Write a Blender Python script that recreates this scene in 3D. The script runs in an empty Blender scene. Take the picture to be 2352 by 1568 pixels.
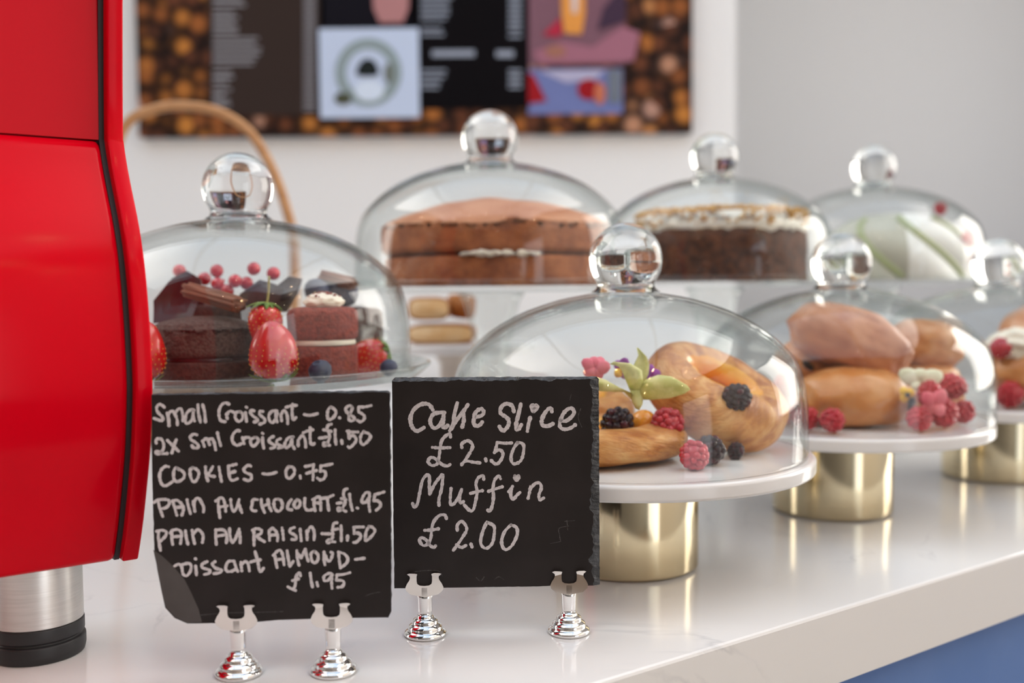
import bpy, math, random
import numpy as np
from mathutils import Vector, Matrix, noise as mnoise

# ------------------------------------------------------------------ camera, world, exposure
SC = bpy.context.scene
COL = SC.collection
W_PX, H_PX = 2352, 1568
F_PX, PITCH, ROLL, CAM_H = 2324.2, 0.0545, -0.0085, 0.2231

cam_data = bpy.data.cameras.new('camera')
cam = bpy.data.objects.new('camera', cam_data)
COL.objects.link(cam)
SC.camera = cam
cam_data.sensor_width = 36.0
cam_data.lens = F_PX / W_PX * 36.0
cam_data.clip_start = 0.02
cam_data.dof.use_dof = True
cam_data.dof.focus_distance = 0.650
cam_data.dof.aperture_fstop = 3.6
_sp, _cp, _sr, _cr = math.sin(PITCH), math.cos(PITCH), math.sin(ROLL), math.cos(ROLL)
_right, _up, _back = Vector((1, 0, 0)), Vector((0, _sp, _cp)), Vector((0, -_cp, _sp))
_r2 = _right * _cr + _up * _sr
_u2 = _up * _cr - _right * _sr
M = Matrix((_r2, _u2, _back)).transposed().to_4x4()
M.translation = Vector((0, 0, CAM_H))
cam.matrix_world = M

SC.view_settings.view_transform = 'Standard'
SC.view_settings.look = 'None'
SC.view_settings.gamma = 1.0
SC.view_settings.use_curve_mapping = False
SC.view_settings.exposure = -0.66
SC.cycles.max_bounces = 16
SC.cycles.diffuse_bounces = 4
SC.cycles.glossy_bounces = 6
SC.cycles.transmission_bounces = 10
SC.cycles.transparent_max_bounces = 64
SC.cycles.sample_clamp_indirect = 12.0
SC.cycles.caustics_reflective = False
SC.cycles.caustics_refractive = False
SC.cycles.blur_glossy = 0.3

SKY_SIDE = (11.5, 10.8, 9.9)     # hazy sun side, seen through the side windows
SKY_FRONT = (1.32, 1.66, 2.12)      # open sky over the roof light
world = bpy.data.worlds.new('daylight')
SC.world = world
world.use_nodes = True
nt = world.node_tree
nt.nodes.clear()
n_out = nt.nodes.new('ShaderNodeOutputWorld')
n_bg = nt.nodes.new('ShaderNodeBackground')
n_tc = nt.nodes.new('ShaderNodeTexCoord')
n_sep = nt.nodes.new('ShaderNodeSeparateXYZ')
n_map = nt.nodes.new('ShaderNodeMapRange')
n_map.inputs['From Min'].default_value = 0.30
n_map.inputs['From Max'].default_value = 0.75
n_abs = nt.nodes.new('ShaderNodeMath'); n_abs.operation = 'ABSOLUTE'
n_mix = nt.nodes.new('ShaderNodeMix'); n_mix.data_type = 'RGBA'
n_mix.inputs[6].default_value = (*SKY_FRONT, 1)
n_mix.inputs[7].default_value = (*SKY_SIDE, 1)
nt.links.new(n_tc.outputs['Generated'], n_sep.inputs[0])
nt.links.new(n_sep.outputs['X'], n_abs.inputs[0])
n_my = nt.nodes.new('ShaderNodeMapRange')
n_my.inputs['From Min'].default_value = -.25
n_my.inputs['From Max'].default_value = .05
n_my.inputs['To Min'].default_value = .32
n_mm = nt.nodes.new('ShaderNodeMath'); n_mm.operation = 'MULTIPLY'
nt.links.new(n_sep.outputs['Y'], n_my.inputs['Value'])
nt.links.new(n_abs.outputs[0], n_map.inputs['Value'])
nt.links.new(n_map.outputs[0], n_mm.inputs[0])
nt.links.new(n_my.outputs[0], n_mm.inputs[1])
nt.links.new(n_mm.outputs[0], n_mix.inputs[0])
nt.links.new(n_mix.outputs[2], n_bg.inputs['Color'])
nt.links.new(n_bg.outputs[0], n_out.inputs['Surface'])


def portal(name, loc, rot, sx, sy):
    l = bpy.data.lights.new(name, 'AREA')
    l.shape = 'RECTANGLE'; l.size = sx; l.size_y = sy
    l.cycles.is_portal = True
    o = bpy.data.objects.new(name, l)
    o.location = loc; o.rotation_euler = rot
    COL.objects.link(o)
    return o


X_R, X_L, Y_F, Y_B, Z_F, Z_C = 2.05, -2.6, -3.2, 2.33, -0.92, 1.95
WIN_R = (1.12, 2.62, 0.04, 1.45)       # y0, y1, z0, z1 in the right wall
WIN_S = (-3.1, -1.15, -0.88, 1.15)     # street window further forward in the right wall
WIN_L = (0.98, 1.50, 0.05, 1.40)       # in the left wall
SKYL = (-2.0, 1.7, -1.2, 2.15)        # x0, x1, y0, y1 of the roof light in the ceiling
portal('daylight_right', (X_R + .12, sum(WIN_R[:2]) / 2, sum(WIN_R[2:]) / 2), (0, math.pi / 2, 0), WIN_R[3] - WIN_R[2], WIN_R[1] - WIN_R[0])
portal('daylight_street', (X_R + .12, sum(WIN_S[:2]) / 2, sum(WIN_S[2:]) / 2), (0, math.pi / 2, 0), WIN_S[3] - WIN_S[2], WIN_S[1] - WIN_S[0])
portal('daylight_left', (X_L - .12, sum(WIN_L[:2]) / 2, sum(WIN_L[2:]) / 2), (0, -math.pi / 2, 0), WIN_L[3] - WIN_L[2], WIN_L[1] - WIN_L[0])
portal('daylight_roof', (sum(SKYL[:2]) / 2, sum(SKYL[2:]) / 2, Z_C + .12), (0, 0, 0), SKYL[1] - SKYL[0], SKYL[3] - SKYL[2])

# ------------------------------------------------------------------ helpers
RNG = random.Random(7)
PI = math.pi


def V(px, py, d):
    """world point at photo pixel (px, py) and world depth y = d"""
    a, b = px - W_PX / 2, py - H_PX / 2
    x = _cr * a + _sr * b
    y = -_sr * a + _cr * b
    D = (x / F_PX, _cp - y / F_PX * _sp, -_sp - y / F_PX * _cp)
    t = d / D[1]
    return Vector((D[0] * t, d, CAM_H + D[2] * t))


def G(px, py, z):
    """world point at photo pixel (px, py) on the horizontal plane z"""
    p = V(px, py, 1.0)
    t = (z - CAM_H) / (p.z - CAM_H)
    return Vector((p.x * t, t, z))


def link(o, parent=None):
    COL.objects.link(o)
    if parent is not None:
        o.parent = parent
    return o


def mesh_obj(name, verts, faces, mat, parent=None, smooth=True, loc=None, rot=None):
    me = bpy.data.meshes.new(name)
    me.from_pydata([tuple(v) for v in verts], [], [tuple(f) for f in faces])
    me.validate()
    if smooth:
        me.polygons.foreach_set('use_smooth', [True] * len(me.polygons))
    if mat is not None:
        me.materials.append(mat)
    me.update()
    o = bpy.data.objects.new(name, me)
    if loc is not None: o.location = loc
    if rot is not None: o.rotation_euler = rot
    return link(o, parent)


def thing(name, label, cat, loc=(0, 0, 0), rot=(0, 0, 0), group=None):
    o = bpy.data.objects.new(name, None)
    o.empty_display_size = 0.02
    o.location = loc; o.rotation_euler = rot
    link(o)
    return tag(o, label, cat, group)


def tag(o, label, cat, group=None, kind=None):
    if label: o['label'] = label
    if cat: o['category'] = cat
    if group: o['group'] = group
    if kind: o['kind'] = kind
    return o


def struct(o):
    o['kind'] = 'structure'
    return o


class MB:
    """collects verts and faces"""
    def __init__(s): s.v = []; s.f = []
    def add(s, v, f):
        k = len(s.v)
        s.v += [tuple(p) for p in v]
        s.f += [tuple(i + k for i in q) for q in f]
        return s
    def obj(s, name, mat, parent=None, smooth=True, **k):
        return mesh_obj(name, s.v, s.f, mat, parent, smooth, **k)


def box(x0, x1, y0, y1, z0, z1):
    v = [(x, y, z) for z in (z0, z1) for y in (y0, y1) for x in (x0, x1)]
    f = [(0, 2, 3, 1), (4, 5, 7, 6), (0, 1, 5, 4), (2, 6, 7, 3), (0, 4, 6, 2), (1, 3, 7, 5)]
    return v, f


def lathe(prof, n=64, closed=False):
    """prof: list of (r, z); r = 0 ends make poles. closed: profile is a loop"""
    v, f, rings = [], [], []
    for r, z in prof:
        if r < 1e-7:
            rings.append([len(v)]); v.append((0, 0, z))
        else:
            rings.append(list(range(len(v), len(v) + n)))
            v += [(r * math.cos(2 * PI * k / n), r * math.sin(2 * PI * k / n), z) for k in range(n)]
    m = len(rings)
    for i in range(m if closed else m - 1):
        a, b = rings[i], rings[(i + 1) % m]
        for k in range(n):
            k2 = (k + 1) % n
            if len(a) == 1 and len(b) == 1: continue
            if len(a) == 1: f.append((a[0], b[k2], b[k]))
            elif len(b) == 1: f.append((a[k], a[k2], b[0]))
            else: f.append((a[k], a[k2], b[k2], b[k]))
    return v, f


def rounded(pts, rad, seg=4):
    """round the inner corners of an open 2D polyline"""
    out = [pts[0]]
    for i in range(1, len(pts) - 1):
        p, a, b = Vector(pts[i]), Vector(pts[i - 1]), Vector(pts[i + 1])
        ra = min(rad, (a - p).length * .49, (b - p).length * .49)
        A, B = p + (a - p).normalized() * ra, p + (b - p).normalized() * ra
        for k in range(seg + 1):
            t = k / seg
            out.append(tuple(A * (1 - t) ** 2 + p * 2 * t * (1 - t) + B * t * t))
    out.append(pts[-1])
    return out


def smooth_line(pts, sub=6, closed=False):
    """Catmull-Rom"""
    P = [Vector(p) for p in pts]
    n = len(P)
    if n < 3: 
        return [P[0].lerp(P[-1], k / sub) for k in range(sub + 1)] if n == 2 else P
    out = []
    for i in range(n if closed else n - 1):
        if closed:
            a, b, c, d = P[(i - 1) % n], P[i], P[(i + 1) % n], P[(i + 2) % n]
        else:
            a, b, c, d = P[max(i - 1, 0)], P[i], P[i + 1], P[min(i + 2, n - 1)]
        for k in range(sub):
            t = k / sub
            out.append(.5 * ((2 * b) + (c - a) * t + (2 * a - 5 * b + 4 * c - d) * t * t + (3 * b - a - 3 * c + d) * t ** 3))
    if not closed: out.append(P[-1])
    return out


def tube(path, rad, n=10, closed=False, caps=True):
    """sweep a circle along a path; rad: number or list"""
    P = [Vector(p) for p in path]
    m = len(P)
    R = rad if hasattr(rad, '__len__') else [rad] * m
    v, f = [], []
    up = Vector((0, 0, 1))
    prev = None
    for i in range(m):
        if closed: t = P[(i + 1) % m] - P[i - 1]
        else: t = P[min(i + 1, m - 1)] - P[max(i - 1, 0)]
        t.normalize()
        if prev is None:
            s = t.cross(up if abs(t.z) < .9 else Vector((1, 0, 0))).normalized()
        else:
            s = (prev - t * prev.dot(t)).normalized()
        prev = s
        b = t.cross(s)
        for k in range(n):
            a = 2 * PI * k / n
            v.append(P[i] + (s * math.cos(a) + b * math.sin(a)) * R[i])
    for i in range(m if closed else m - 1):
        j = (i + 1) % m
        for k in range(n):
            k2 = (k + 1) % n
            f.append((i * n + k, i * n + k2, j * n + k2, j * n + k))
    if caps and not closed:
        f.append(tuple(range(n - 1, -1, -1)))
        f.append(tuple((m - 1) * n + k for k in range(n)))
    return v, f


def ball(r=1.0, nu=20, nv=12, fn=None):
    """uv sphere; fn(dir) -> displaced point"""
    v, f = [], []
    rings = []
    for j in range(nv + 1):
        th = PI * j / nv
        if j in (0, nv):
            d = Vector((0, 0, 1 if j == 0 else -1))
            rings.append([len(v)]); v.append(fn(d) if fn else d * r)
        else:
            rings.append(list(range(len(v), len(v) + nu)))
            for k in range(nu):
                a = 2 * PI * k / nu
                d = Vector((math.sin(th) * math.cos(a), math.sin(th) * math.sin(a), math.cos(th)))
                v.append(fn(d) if fn else d * r)
    for j in range(nv):
        a, b = rings[j], rings[j + 1]
        for k in range(nu):
            k2 = (k + 1) % nu
            if len(a) == 1: f.append((a[0], b[k], b[k2]))
            elif len(b) == 1: f.append((a[k], b[0], a[k2]))
            else: f.append((a[k], b[k], b[k2], a[k2]))
    return v, f


def shift(vf, off=(0, 0, 0), rot=None, sc=None):
    v, f = vf
    off = Vector(off)
    out = []
    for p in v:
        p = Vector(p)
        if sc: p = Vector((p.x * sc[0], p.y * sc[1], p.z * sc[2]))
        if rot is not None: p = rot @ p
        out.append(p + off)
    return out, f


def nz(p, s, seed=0.0):
    return mnoise.noise(Vector((p[0] * s + seed, p[1] * s + seed * 1.7, p[2] * s - seed)))


def eul(x, y, z):
    from mathutils import Euler
    return Euler((x, y, z)).to_matrix()


def prism(outline, y0, y1):
    """outline in (x, z), extruded from y0 to y1"""
    n = len(outline)
    v = [(x, y0, z) for x, z in outline] + [(x, y1, z) for x, z in outline]
    f = [tuple(range(n)), tuple(range(2 * n - 1, n - 1, -1))]
    for k in range(n):
        k2 = (k + 1) % n
        f.append((k, k + n, k2 + n, k2))
    return v, f


# ------------------------------------------------------------------ materials
def mat(name, base=(.8, .8, .8), rough=.5, metal=0.0, spec=.5, coat=0.0, coat_r=.05, sss=0.0, sss_c=None, trans=0.0, ior=1.45,
        tint=None, scale=20.0, detail=4.0, lo=.35, hi=.65, stretch=None, bump=0.0, bscale=60.0, bdist=.002, bstretch=None, rough2=None):
    m = bpy.data.materials.new(name)
    m.use_nodes = True
    t = m.node_tree
    p = t.nodes['Principled BSDF']
    p.inputs['Base Color'].default_value = (*base, 1)
    p.inputs['Roughness'].default_value = rough
    p.inputs['Metallic'].default_value = metal
    p.inputs['Specular IOR Level'].default_value = spec
    p.inputs['IOR'].default_value = ior
    p.inputs['Coat Weight'].default_value = coat
    p.inputs['Coat Roughness'].default_value = coat_r
    p.inputs['Transmission Weight'].default_value = trans
    if sss:
        p.inputs['Subsurface Weight'].default_value = sss
        p.inputs['Subsurface Radius'].default_value = sss_c or (.6, .3, .2)
        p.inputs['Subsurface Scale'].default_value = .006
    tc = t.nodes.new('ShaderNodeTexCoord')
    m['_p'] = 0

    def coords(st):
        if st is None: return tc.outputs['Object']
        mp = t.nodes.new('ShaderNodeMapping')
        mp.inputs['Scale'].default_value = st
        t.links.new(tc.outputs['Object'], mp.inputs[0])
        return mp.outputs[0]
    if tint is not None:
        n = t.nodes.new('ShaderNodeTexNoise')
        n.inputs['Scale'].default_value = scale
        n.inputs['Detail'].default_value = detail
        t.links.new(coords(stretch), n.inputs['Vector'])
        r = t.nodes.new('ShaderNodeValToRGB')
        r.color_ramp.elements[0].position = lo
        r.color_ramp.elements[0].color = (*base, 1)
        r.color_ramp.elements[1].position = hi
        r.color_ramp.elements[1].color = (*tint, 1)
        t.links.new(n.outputs[0], r.inputs[0])
        t.links.new(r.outputs[0], p.inputs['Base Color'])
        if rough2 is not None:
            mr = t.nodes.new('ShaderNodeMapRange')
            mr.inputs['From Min'].default_value = lo; mr.inputs['From Max'].default_value = hi
            mr.inputs['To Min'].default_value = rough; mr.inputs['To Max'].default_value = rough2
            t.links.new(n.outputs[0], mr.inputs['Value'])
            t.links.new(mr.outputs[0], p.inputs['Roughness'])
    if bump:
        n = t.nodes.new('ShaderNodeTexNoise')
        n.inputs['Scale'].default_value = bscale
        n.inputs['Detail'].default_value = 5
        t.links.new(coords(bstretch), n.inputs['Vector'])
        b = t.nodes.new('ShaderNodeBump')
        b.inputs['Strength'].default_value = bump
        b.inputs['Distance'].default_value = bdist
        t.links.new(n.outputs[0], b.inputs['Height'])
        t.links.new(b.outputs[0], p.inputs['Normal'])
    return m


def thin_glass(name, tint_c=(.985, .993, .99), edge=(.83, .875, .865), f0=.028, boost=1.0):
    """clear sheet glass: mirror reflection by viewing angle over straight-through light"""
    m = bpy.data.materials.new(name)
    m.use_nodes = True
    t = m.node_tree
    t.nodes.clear()
    out = t.nodes.new('ShaderNodeOutputMaterial')
    lw = t.nodes.new('ShaderNodeLayerWeight'); lw.inputs['Blend'].default_value = .5
    pw = t.nodes.new('ShaderNodeMath'); pw.operation = 'POWER'; pw.inputs[1].default_value = 5
    ml = t.nodes.new('ShaderNodeMath'); ml.operation = 'MULTIPLY_ADD'
    ml.inputs[1].default_value = .9; ml.inputs[2].default_value = f0 * boost; ml.use_clamp = True
    p3 = t.nodes.new('ShaderNodeMath'); p3.operation = 'POWER'; p3.inputs[1].default_value = 4
    cm = t.nodes.new('ShaderNodeMix'); cm.data_type = 'RGBA'
    cm.inputs[6].default_value = (*tint_c, 1); cm.inputs[7].default_value = (*edge, 1)
    tr = t.nodes.new('ShaderNodeBsdfTransparent')
    gl = t.nodes.new('ShaderNodeBsdfGlossy'); gl.inputs['Roughness'].default_value = .0
    mx = t.nodes.new('ShaderNodeMixShader')
    L = t.links.new
    L(lw.outputs['Facing'], pw.inputs[0]); L(pw.outputs[0], ml.inputs[0])
    L(lw.outputs['Facing'], p3.inputs[0]); L(p3.outputs[0], cm.inputs[0]); L(cm.outputs[2], tr.inputs[0])
    L(ml.outputs[0], mx.inputs[0]); L(tr.outputs[0], mx.inputs[1]); L(gl.outputs[0], mx.inputs[2])
    L(mx.outputs[0], out.inputs['Surface'])
    return m


def emit(name, col, strength):
    m = bpy.data.materials.new(name)
    m.use_nodes = True
    t = m.node_tree
    t.nodes.clear()
    o = t.nodes.new('ShaderNodeOutputMaterial')
    e = t.nodes.new('ShaderNodeEmission')
    e.inputs[0].default_value = (*col, 1); e.inputs[1].default_value = strength
    t.links.new(e.outputs[0], o.inputs[0])
    return m


M_WALL = mat('white wall paint', (.80, .79, .775), .6, bump=.05, bscale=200, bdist=.001)
M_GREY = mat('grey wall paint', (.82, .80, .775), .7)
M_DARK = mat('dark grey wall paint', (.20, .205, .215), .7)
M_FLOOR = mat('dark oak floor', (.16, .11, .075), .4, tint=(.24, .17, .11), scale=6, stretch=(1, 12, 1))
M_CEIL = mat('ceiling paint', (.58, .60, .63), .8)
M_FRAME = mat('window frame paint', (.12, .12, .13), .4)
M_QUARTZ = mat('white quartz', (.80, .795, .79), .11, spec=.5)
M_BLUE = mat('blue painted panel', (.115, .225, .53), .45, tint=(.135, .25, .56), scale=14)
M_RED = mat('red enamel', (.56, .0002, .009), .16, spec=.09)
M_GASKET = mat('black gasket', (.012, .004, .006), .5)
M_STEEL = mat('brushed steel', (.62, .60, .57), .3, metal=1.0, tint=(.70, .68, .65), scale=40, stretch=(1, 1, 30), bump=.15, bscale=80, bstretch=(1, 1, 25), bdist=.0004)
M_RUBBER = mat('black rubber', (.018, .018, .02), .42)
M_SLATE = mat('slate', (.0115, .0080, .0075), .55, spec=.35, tint=(.019, .014, .0135), scale=28, lo=.4, hi=.75, bump=.35, bscale=90, bdist=.0006)
M_SLATE_EDGE = mat('chipped slate edge', (.010, .010, .012), .38, spec=.6, tint=(.07, .075, .085), scale=160, lo=.45, hi=.75, bump=1.0, bscale=260, bdist=.002)
M_SLATE_GREYER = mat('greyer slate', (.055, .048, .046), .6, tint=(.07, .062, .06), scale=40)
M_CHALK = mat('chalk', (.60, .565, .58), .95, spec=.05, tint=(.44, .41, .425), scale=700, lo=.45, hi=.7)
M_CHALK_FAINT = mat('faint chalk', (.10, .095, .095), .95, spec=.05, tint=(.04, .036, .036), scale=500)
M_CHROME = mat('chrome', (.86, .85, .84), .06, metal=1.0)
M_NICKEL = mat('satin clip steel', (.78, .74, .70), .16, metal=1.0)
M_MARBLE = mat('white marble', (.80, .795, .79), .16, tint=(.74, .735, .735), scale=9, detail=8, lo=.5, hi=.62, coat=.2)
M_BEIGE = mat('beige ceramic', (.58, .50, .43), .35, tint=(.52, .45, .39), scale=30)
M_GOLD = mat('polished brass', (.74, .63, .42), .13, metal=1.0, bump=.04, bscale=60, bstretch=(1, 1, .1), bdist=.0003)
M_DOME = thin_glass('cloche glass')
M_PLATE = thin_glass('plate glass', (.985, .994, .99), (.76, .83, .81), f0=.055)
M_KNOB = bpy.data.materials.new('solid glass')
M_KNOB.use_nodes = True
_t = M_KNOB.node_tree
_t.nodes.clear()
_o = _t.nodes.new('ShaderNodeOutputMaterial'); _g = _t.nodes.new('ShaderNodeBsdfGlass')
_g.inputs['Color'].default_value = (.985, .995, .99, 1); _g.inputs['Roughness'].default_value = 0; _g.inputs['IOR'].default_value = 1.5
_t.links.new(_g.outputs[0], _o.inputs[0])

M_DANISH = mat('glazed danish pastry', (.66, .35, .125), .36, coat=.25, coat_r=.25, sss=.08)
t = M_DANISH.node_tree
p = t.nodes['Principled BSDF']
uvn = t.nodes.new('ShaderNodeUVMap'); uvn.uv_map = 'around'


def uv_noise(sc, detail, rough_=.6):
    mp = t.nodes.new('ShaderNodeMapping'); mp.inputs['Scale'].default_value = sc
    n = t.nodes.new('ShaderNodeTexNoise'); n.inputs['Scale'].default_value = 1; n.inputs['Detail'].default_value = detail; n.inputs['Roughness'].default_value = rough_
    n.inputs['Distortion'].default_value = .6
    t.links.new(uvn.outputs[0], mp.inputs[0]); t.links.new(mp.outputs[0], n.inputs['Vector'])
    return n.outputs[0]


na = uv_noise((16, 6, 1), 4, .55)
ra_ = t.nodes.new('ShaderNodeValToRGB')
ra_.color_ramp.elements[0].position = .36; ra_.color_ramp.elements[0].color = (.42, .135, .022, 1)
ra_.color_ramp.elements[1].position = .66; ra_.color_ramp.elements[1].color = (.76, .42, .15, 1)
q = ra_.color_ramp.elements.new(.50); q.color = (.62, .265, .062, 1)
t.links.new(na, ra_.inputs[0]); t.links.new(ra_.outputs[0], p.inputs['Base Color'])
nb, nc_ = uv_noise((30, 34, 1), 3), uv_noise((90, 80, 1), 3)
am = t.nodes.new('ShaderNodeMath'); am.operation = 'MULTIPLY_ADD'; am.inputs[1].default_value = .35
t.links.new(nc_, am.inputs[0]); t.links.new(nb, am.inputs[2])
bp = t.nodes.new('ShaderNodeBump'); bp.inputs['Strength'].default_value = .9; bp.inputs['Distance'].default_value = .0024
t.links.new(am.outputs[0], bp.inputs['Height']); t.links.new(bp.outputs[0], p.inputs['Normal'])
M_CUSTARD = mat('apricot custard', (.80, .34, .035), .25, tint=(.86, .48, .09), scale=40, coat=.5, sss=.15)
M_BUN = mat('brioche crust', (.55, .215, .06), .34, coat=.35, coat_r=.15, tint=(.66, .33, .13), scale=38, lo=.38, hi=.66, bump=.6, bscale=140, bdist=.0016)
M_BUN_PALE = mat('pale brioche crust', (.60, .27, .13), .42, coat=.3, coat_r=.2, tint=(.42, .14, .05), scale=30, lo=.4, hi=.66, bump=.6, bscale=130, bdist=.0016)
M_CHIP = mat('chocolate chip', (.020, .013, .012), .35)
M_RASP = mat('raspberry', (.56, .012, .03), .26, sss=.25, sss_c=(.8, .15, .12), coat=.3, coat_r=.15, tint=(.38, .006, .018), scale=90)
M_BLACKB = mat('blackberry', (.014, .0015, .006), .13, spec=.45, tint=(.085, .003, .012), scale=140, lo=.5, hi=.7)
M_STRAW = mat('strawberry', (.66, .016, .012), .24, sss=.2, sss_c=(.8, .12, .1), coat=.5, coat_r=.1, tint=(.50, .008, .008), scale=60)
M_SEED = mat('strawberry seed', (.68, .36, .06), .4)
M_LEAF = mat('green leaf', (.10, .20, .025), .5, tint=(.19, .29, .05), scale=70)
M_STEM = mat('pale stem', (.38, .36, .12), .5)
M_CURRANT = mat('red currant', (.60, .006, .012), .12, sss=.3, sss_c=(.9, .1, .1), coat=.8, coat_r=.04)
M_BLUEB = mat('blueberry', (.028, .036, .075), .5, tint=(.075, .09, .15), scale=70)
M_CHOC = mat('chocolate sponge', (.045, .020, .015), .7, tint=(.085, .040, .03), scale=260, bump=1.0, bscale=420, bdist=.002)
M_SUGAR = mat('sugared chocolate sponge', (.10, .066, .052), .7, tint=(.05, .022, .016), scale=420, lo=.4, hi=.62, bump=1.0, bscale=480, bdist=.002)
M_SHARD = mat('dark chocolate', (.030, .012, .014), .26, spec=.6, coat=.25, coat_r=.2)
M_FLAKE = mat('milk chocolate flake', (.26, .098, .045), .6, tint=(.16, .055, .026), scale=50, stretch=(1, 8, 8), bump=.7, bscale=60, bstretch=(.4, 5, 5), bdist=.002)
M_VELVET = mat('red velvet sponge', (.32, .055, .035), .8, tint=(.17, .021, .016), scale=300, bump=1.0, bscale=420, bdist=.0022)
M_CREAM = mat('whipped cream', (.84, .78, .66), .5, sss=.3, sss_c=(.6, .5, .4), bump=.2, bscale=70, bdist=.002)
M_WHITE = mat('white meringue', (.86, .87, .84), .45, sss=.25, sss_c=(.6, .6, .5))
M_PISTACHIO = mat('pistachio cream', (.38, .43, .22), .5)
M_WHITE_SHADED = mat('shaded meringue', (.46, .46, .38), .5, tint=(.55, .55, .47), scale=30)
M_SPONGE = mat('victoria sponge crust', (.40, .135, .045), .75, tint=(.22, .062, .02), scale=60, lo=.35, hi=.68, bump=.8, bscale=330, bdist=.002)
M_SPONGE_TOP = mat('sugared sponge top', (.54, .26, .145), .75, tint=(.42, .17, .085), scale=28, bump=.4, bscale=200, bdist=.0015)
M_CARROT = mat('dark carrot cake', (.125, .042, .017), .75, tint=(.045, .015, .008), scale=110, lo=.4, hi=.62, bump=1.0, bscale=200, bdist=.004)
M_FROST = mat('frosting', (.84, .82, .74), .5, sss=.2, sss_c=(.6, .5, .4))
M_CRUMB = mat('golden crumb', (.70, .44, .11), .6, tint=(.55, .27, .06), scale=200)
M_BISCUIT = mat('sliced biscotti', (.80, .58, .33), .7, tint=(.70, .42, .18), scale=40, bump=.5, bscale=120)
M_CRUST = mat('toasted crust', (.48, .20, .05), .6, tint=(.36, .125, .03), scale=40)
M_PHYS = mat('physalis berry', (.85, .33, .012), .2, coat=.6, sss=.3, sss_c=(.9, .4, .1))
M_HUSK = mat('papery husk', (.66, .63, .28), .55, tint=(.50, .50, .17), scale=110, lo=.42, hi=.6, sss=.25, sss_c=(.5, .5, .2), bump=.5, bscale=200, bdist=.001)
M_PINK = mat('pink petal', (.75, .10, .17), .55, tint=(.82, .24, .27), scale=60)
M_PURPLE = mat('purple petal', (.22, .02, .24), .55, tint=(.35, .05, .40), scale=60)
M_YELLOW = mat('yellow petal', (.82, .50, .01), .5)
M_PETALW = mat('pale petal', (.80, .82, .62), .5)
M_CANE = mat('cane', (.50, .27, .12), .55, tint=(.38, .18, .07), scale=40, stretch=(1, 1, 6))
M_WICKER = mat('wicker', (.34, .18, .08), .6, tint=(.22, .11, .05), scale=60, bump=.6, bscale=60)

# quartz veins
t = M_QUARTZ.node_tree
p = t.nodes['Principled BSDF']
tc = t.nodes.new('ShaderNodeTexCoord')
n1 = t.nodes.new('ShaderNodeTexNoise'); n1.inputs['Scale'].default_value = 4.5; n1.inputs['Detail'].default_value = 8; n1.inputs['Distortion'].default_value = 1.2
r1 = t.nodes.new('ShaderNodeValToRGB')
e = r1.color_ramp.elements
e[0].position = .485; e[0].color = (.80, .795, .79, 1)
e[1].position = .515; e[1].color = (.80, .795, .79, 1)
k = r1.color_ramp.elements.new(.5); k.color = (.66, .66, .67, 1)
n2 = t.nodes.new('ShaderNodeTexNoise'); n2.inputs['Scale'].default_value = 9
r2 = t.nodes.new('ShaderNodeValToRGB'); r2.color_ramp.elements[0].position = .5; r2.color_ramp.elements[1].position = .68
r2.color_ramp.elements[0].color = (0, 0, 0, 1); r2.color_ramp.elements[1].color = (1, 1, 1, 1)
mx = t.nodes.new('ShaderNodeMix'); mx.data_type = 'RGBA'; mx.inputs[6].default_value = (.80, .795, .79, 1)
t.links.new(tc.outputs['Object'], n1.inputs['Vector']); t.links.new(tc.outputs['Object'], n2.inputs['Vector'])
t.links.new(n1.outputs[0], r1.inputs[0]); t.links.new(n2.outputs[0], r2.inputs[0])
t.links.new(r2.outputs[0], mx.inputs[0]); t.links.new(r1.outputs[0], mx.inputs[7])
t.links.new(mx.outputs[2], p.inputs['Base Color'])

# coffee bean print
M_BEANS = mat('coffee bean print', (.1, .04, .02), .6, spec=.2)
t = M_BEANS.node_tree
p = t.nodes['Principled BSDF']
tc = t.nodes.new('ShaderNodeTexCoord')
vo = t.nodes.new('ShaderNodeTexVoronoi'); vo.inputs['Scale'].default_value = 25
rp = t.nodes.new('ShaderNodeValToRGB')
rp.color_ramp.elements[0].color = (.07, .022, .010, 1)
rp.color_ramp.elements[1].color = (.42, .24, .19, 1)
for pos, c in ((.35, (.13, .040, .016)), (.6, (.30, .095, .022)), (.8, (.50, .19, .035))):
    q = rp.color_ramp.elements.new(pos); q.color = (*c, 1)
sp = t.nodes.new('ShaderNodeSeparateColor')
dr = t.nodes.new('ShaderNodeValToRGB')
dr.color_ramp.elements[0].position = .30; dr.color_ramp.elements[0].color = (1, 1, 1, 1)
dr.color_ramp.elements[1].position = .62; dr.color_ramp.elements[1].color = (.10, .09, .10, 1)
mm = t.nodes.new('ShaderNodeMix'); mm.data_type = 'RGBA'; mm.blend_type = 'MULTIPLY'; mm.inputs[0].default_value = 1
t.links.new(tc.outputs['Object'], vo.inputs['Vector'])
t.links.new(vo.outputs['Color'], sp.inputs[0]); t.links.new(sp.outputs[0], rp.inputs[0])
t.links.new(vo.outputs['Distance'], dr.inputs[0])
t.links.new(rp.outputs[0], mm.inputs[6]); t.links.new(dr.outputs[0], mm.inputs[7])
t.links.new(mm.outputs[2], p.inputs['Base Color'])
_flat = {}


def ink(c, rough=.45):
    key = tuple(c)
    if key not in _flat:
        _flat[key] = mat('print ink', c, .8, spec=.04)
    return _flat[key]


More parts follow.
